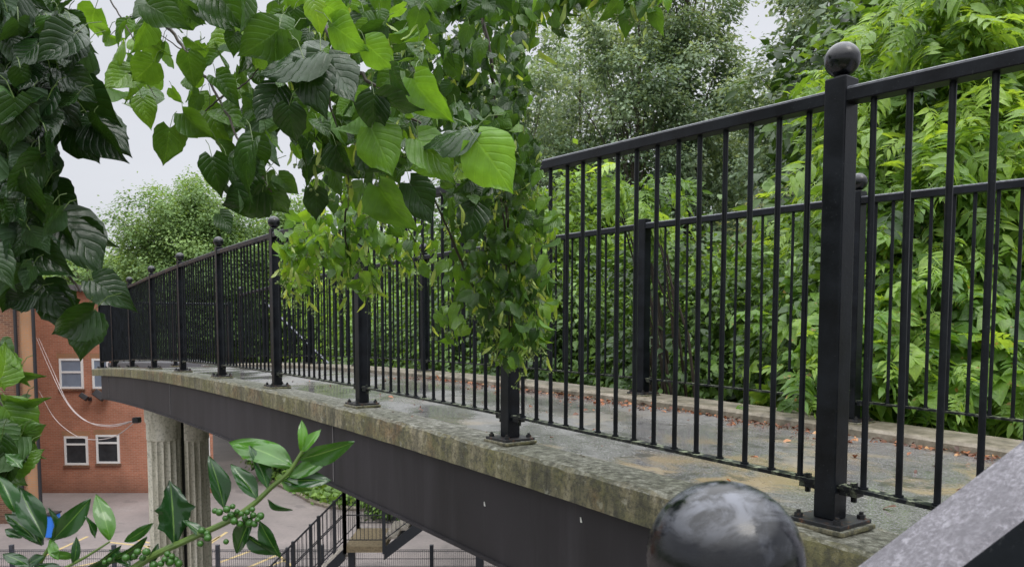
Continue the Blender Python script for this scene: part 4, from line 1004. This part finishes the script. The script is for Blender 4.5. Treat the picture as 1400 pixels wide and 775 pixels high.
bough(r6, (650, -30, 2.2), 0.005); s.tw.build("twigs", M_twig, r6, True); s.build(r6, "x", M_linmid, T_linlo)
r7 = spray_tree("pale veined leaves on a twig at the lower left edge before the brick building")
s = Spray()
s.blob(6, 610, 12, 70, .95, .08, 12, .055, .5); s.blob(0, 500, 12, 30, 1.0, .08, 5, .05, .7)
for a in ((0, 520, 22, 470, .9, .9, 20), (10, 545, 62, 560, .9, .5, 60), (5, 555, 48, 612, .9, .8, 10), (15, 600, 62, 580, .9, .6, 20), (10, 640, 55, 610, .9, .7, -10), (0, 590, 40, 640, .9, .5, 30), (5, 500, 50, 528, .92, .5, 55)):
    s.px_leaf(*a, dd=.01)
s.twig([(-30, 470, .95), (5, 560, .93), (15, 650, .92)], .002)
s.tw.build("twigs", M_twig, r7, True); s.build(r7, "x", M_linmid, T_lin)

# linden trunk these branches belong to stands out of the frame to the left
# ------------------------------------------------------------------ holly with green berries
hol = thing("holly_branch", "glossy holly branch with green berries rising from the lower left corner", "branch")
def mk(leaves, temps, m=M_holly, nm="leaves"):
    s = Spray()
    for a in leaves:
        k_ = .9; s.px_leaf(a[0], a[1], a[0]+(a[2]-a[0])*k_, a[1]+(a[3]-a[1])*k_, *a[4:])
    build_leaves(nm, m, hol, [tuple(p) for p in s.pos], s.size, [tuple(p) for p in s.tip], [tuple(p) for p in s.n], s.t, temps)
    pm = MB()
    return s
D = .80
lv = [ # base x,y  tip x,y  d tint roll
 (400, 638, 306, 578, D, .75, 25), (366, 668, 345, 600, D, .45, 40), (352, 682, 314, 626, D, .5, 20), (412, 618, 422, 573, D, .95, 30), (414, 618, 438, 582, D, .9, -35), (408, 628, 492, 608, D, .6, 30), (396, 652, 452, 624, D, .7, -20),
 (388, 658, 458, 652, D, .35, -25), (384, 654, 424, 678, D, .8, 40), (366, 682, 397, 706, D, .35, 60), (306, 694, 290, 614, D, .3, 30), (345, 706, 312, 765, D, .35, 20), (355, 712, 382, 770, D, .4, 30), (335, 730, 382, 768, D, .25, 40),
 (278, 735, 250, 704, D, .45, 40), (205, 770, 218, 742, D, .2, 10),
 (72, 738, 128, 680, D, .45, 10), (150, 738, 138, 668, D, .8, 15), (170, 740, 210, 722, D, .55, 25), (150, 770, 208, 738, D, .4, 50), (60, 735, 20, 655, D, .3, 0), (50, 740, 5, 690, D, .35, 20), (58, 745, 0, 655, D*1.02, .25, -20),
 (70, 755, 102, 765, D, .7, 20), (80, 765, 60, 733, D, .85, -20), (60, 760, 10, 778, D, .3, 30), (100, 770, 112, 735, D, .3, 30), (40, 775, 0, 745, D, .3, 20), (120, 775, 170, 755, D, .25, 50), (75, 735, 78, 690, D, .25, 60), (130, 735, 120, 700, D, .35, 50), (178, 775, 150, 742, D, .3, 20), (30, 735, 0, 720, D, .3, 0), (90, 790, 40, 762, D, .2, 40), (20, 700, 0, 640, D, .5, 20)]
mk(lv, T_hol)
mk([(238, 742, 236, 648, D, .15, 15), (30, 640, 5, 615, D, .6, 20)], T_spiny, nm="spiny_leaves")
mb = MB()
def hst(pts, r):
    c = twig_curve([at(x, y, D+dz) for x, y, dz in pts]); n = len(c); mb.tube(c, [r*(1-.55*i/(n-1)) for i in range(n)], 8)
hst([(150, 800, 0), (205, 762, .0), (262, 735, 0), (312, 712, 0), (345, 690, 0), (372, 665, 0), (395, 645, 0), (414, 616, 0)], .0042)
hst([(20, 830, .01), (60, 760, .01), (75, 735, .01)], .003); hst([(60, 790, .01), (110, 765, 0), (150, 740, 0)], .002)
for a in lv:
    b = at(a[0], a[1], a[4])
    # a short petiole toward the nearest stem
mb.build("stem", M_greentwig, hol, True)
be = MB().sphere((0, 0, 0), .0038, 14, 10); first = None
bp = [(310, 696), (324, 699), (300, 700), (316, 704), (308, 708), (346, 704), (352, 710), (341, 715), (335, 708), (330, 702), (348, 716), (338, 700), (345, 696), (283, 729), (276, 725), (284, 735), (274, 743), (309, 740), (235, 760), (229, 757), (240, 765), (232, 768), (225, 764), (244, 770), (188, 754), (200, 754), (184, 760), (195, 762), (220, 770), (356, 705), (318, 692), (294, 698), (320, 712), (143, 768), (150, 765), (328, 716), (210, 772), (172, 762)]
mb = MB()
for (x, y) in bp:
    q = at(x, y, D-.012+random.uniform(-.006, .008))
    if first is None: first = be.build("berry", M_berry, hol, True); first.location = q
    else:
        c = cp_obj(first, hol, q); sc_ = random.uniform(.7, 1.2); c.scale = (sc_, sc_, sc_)
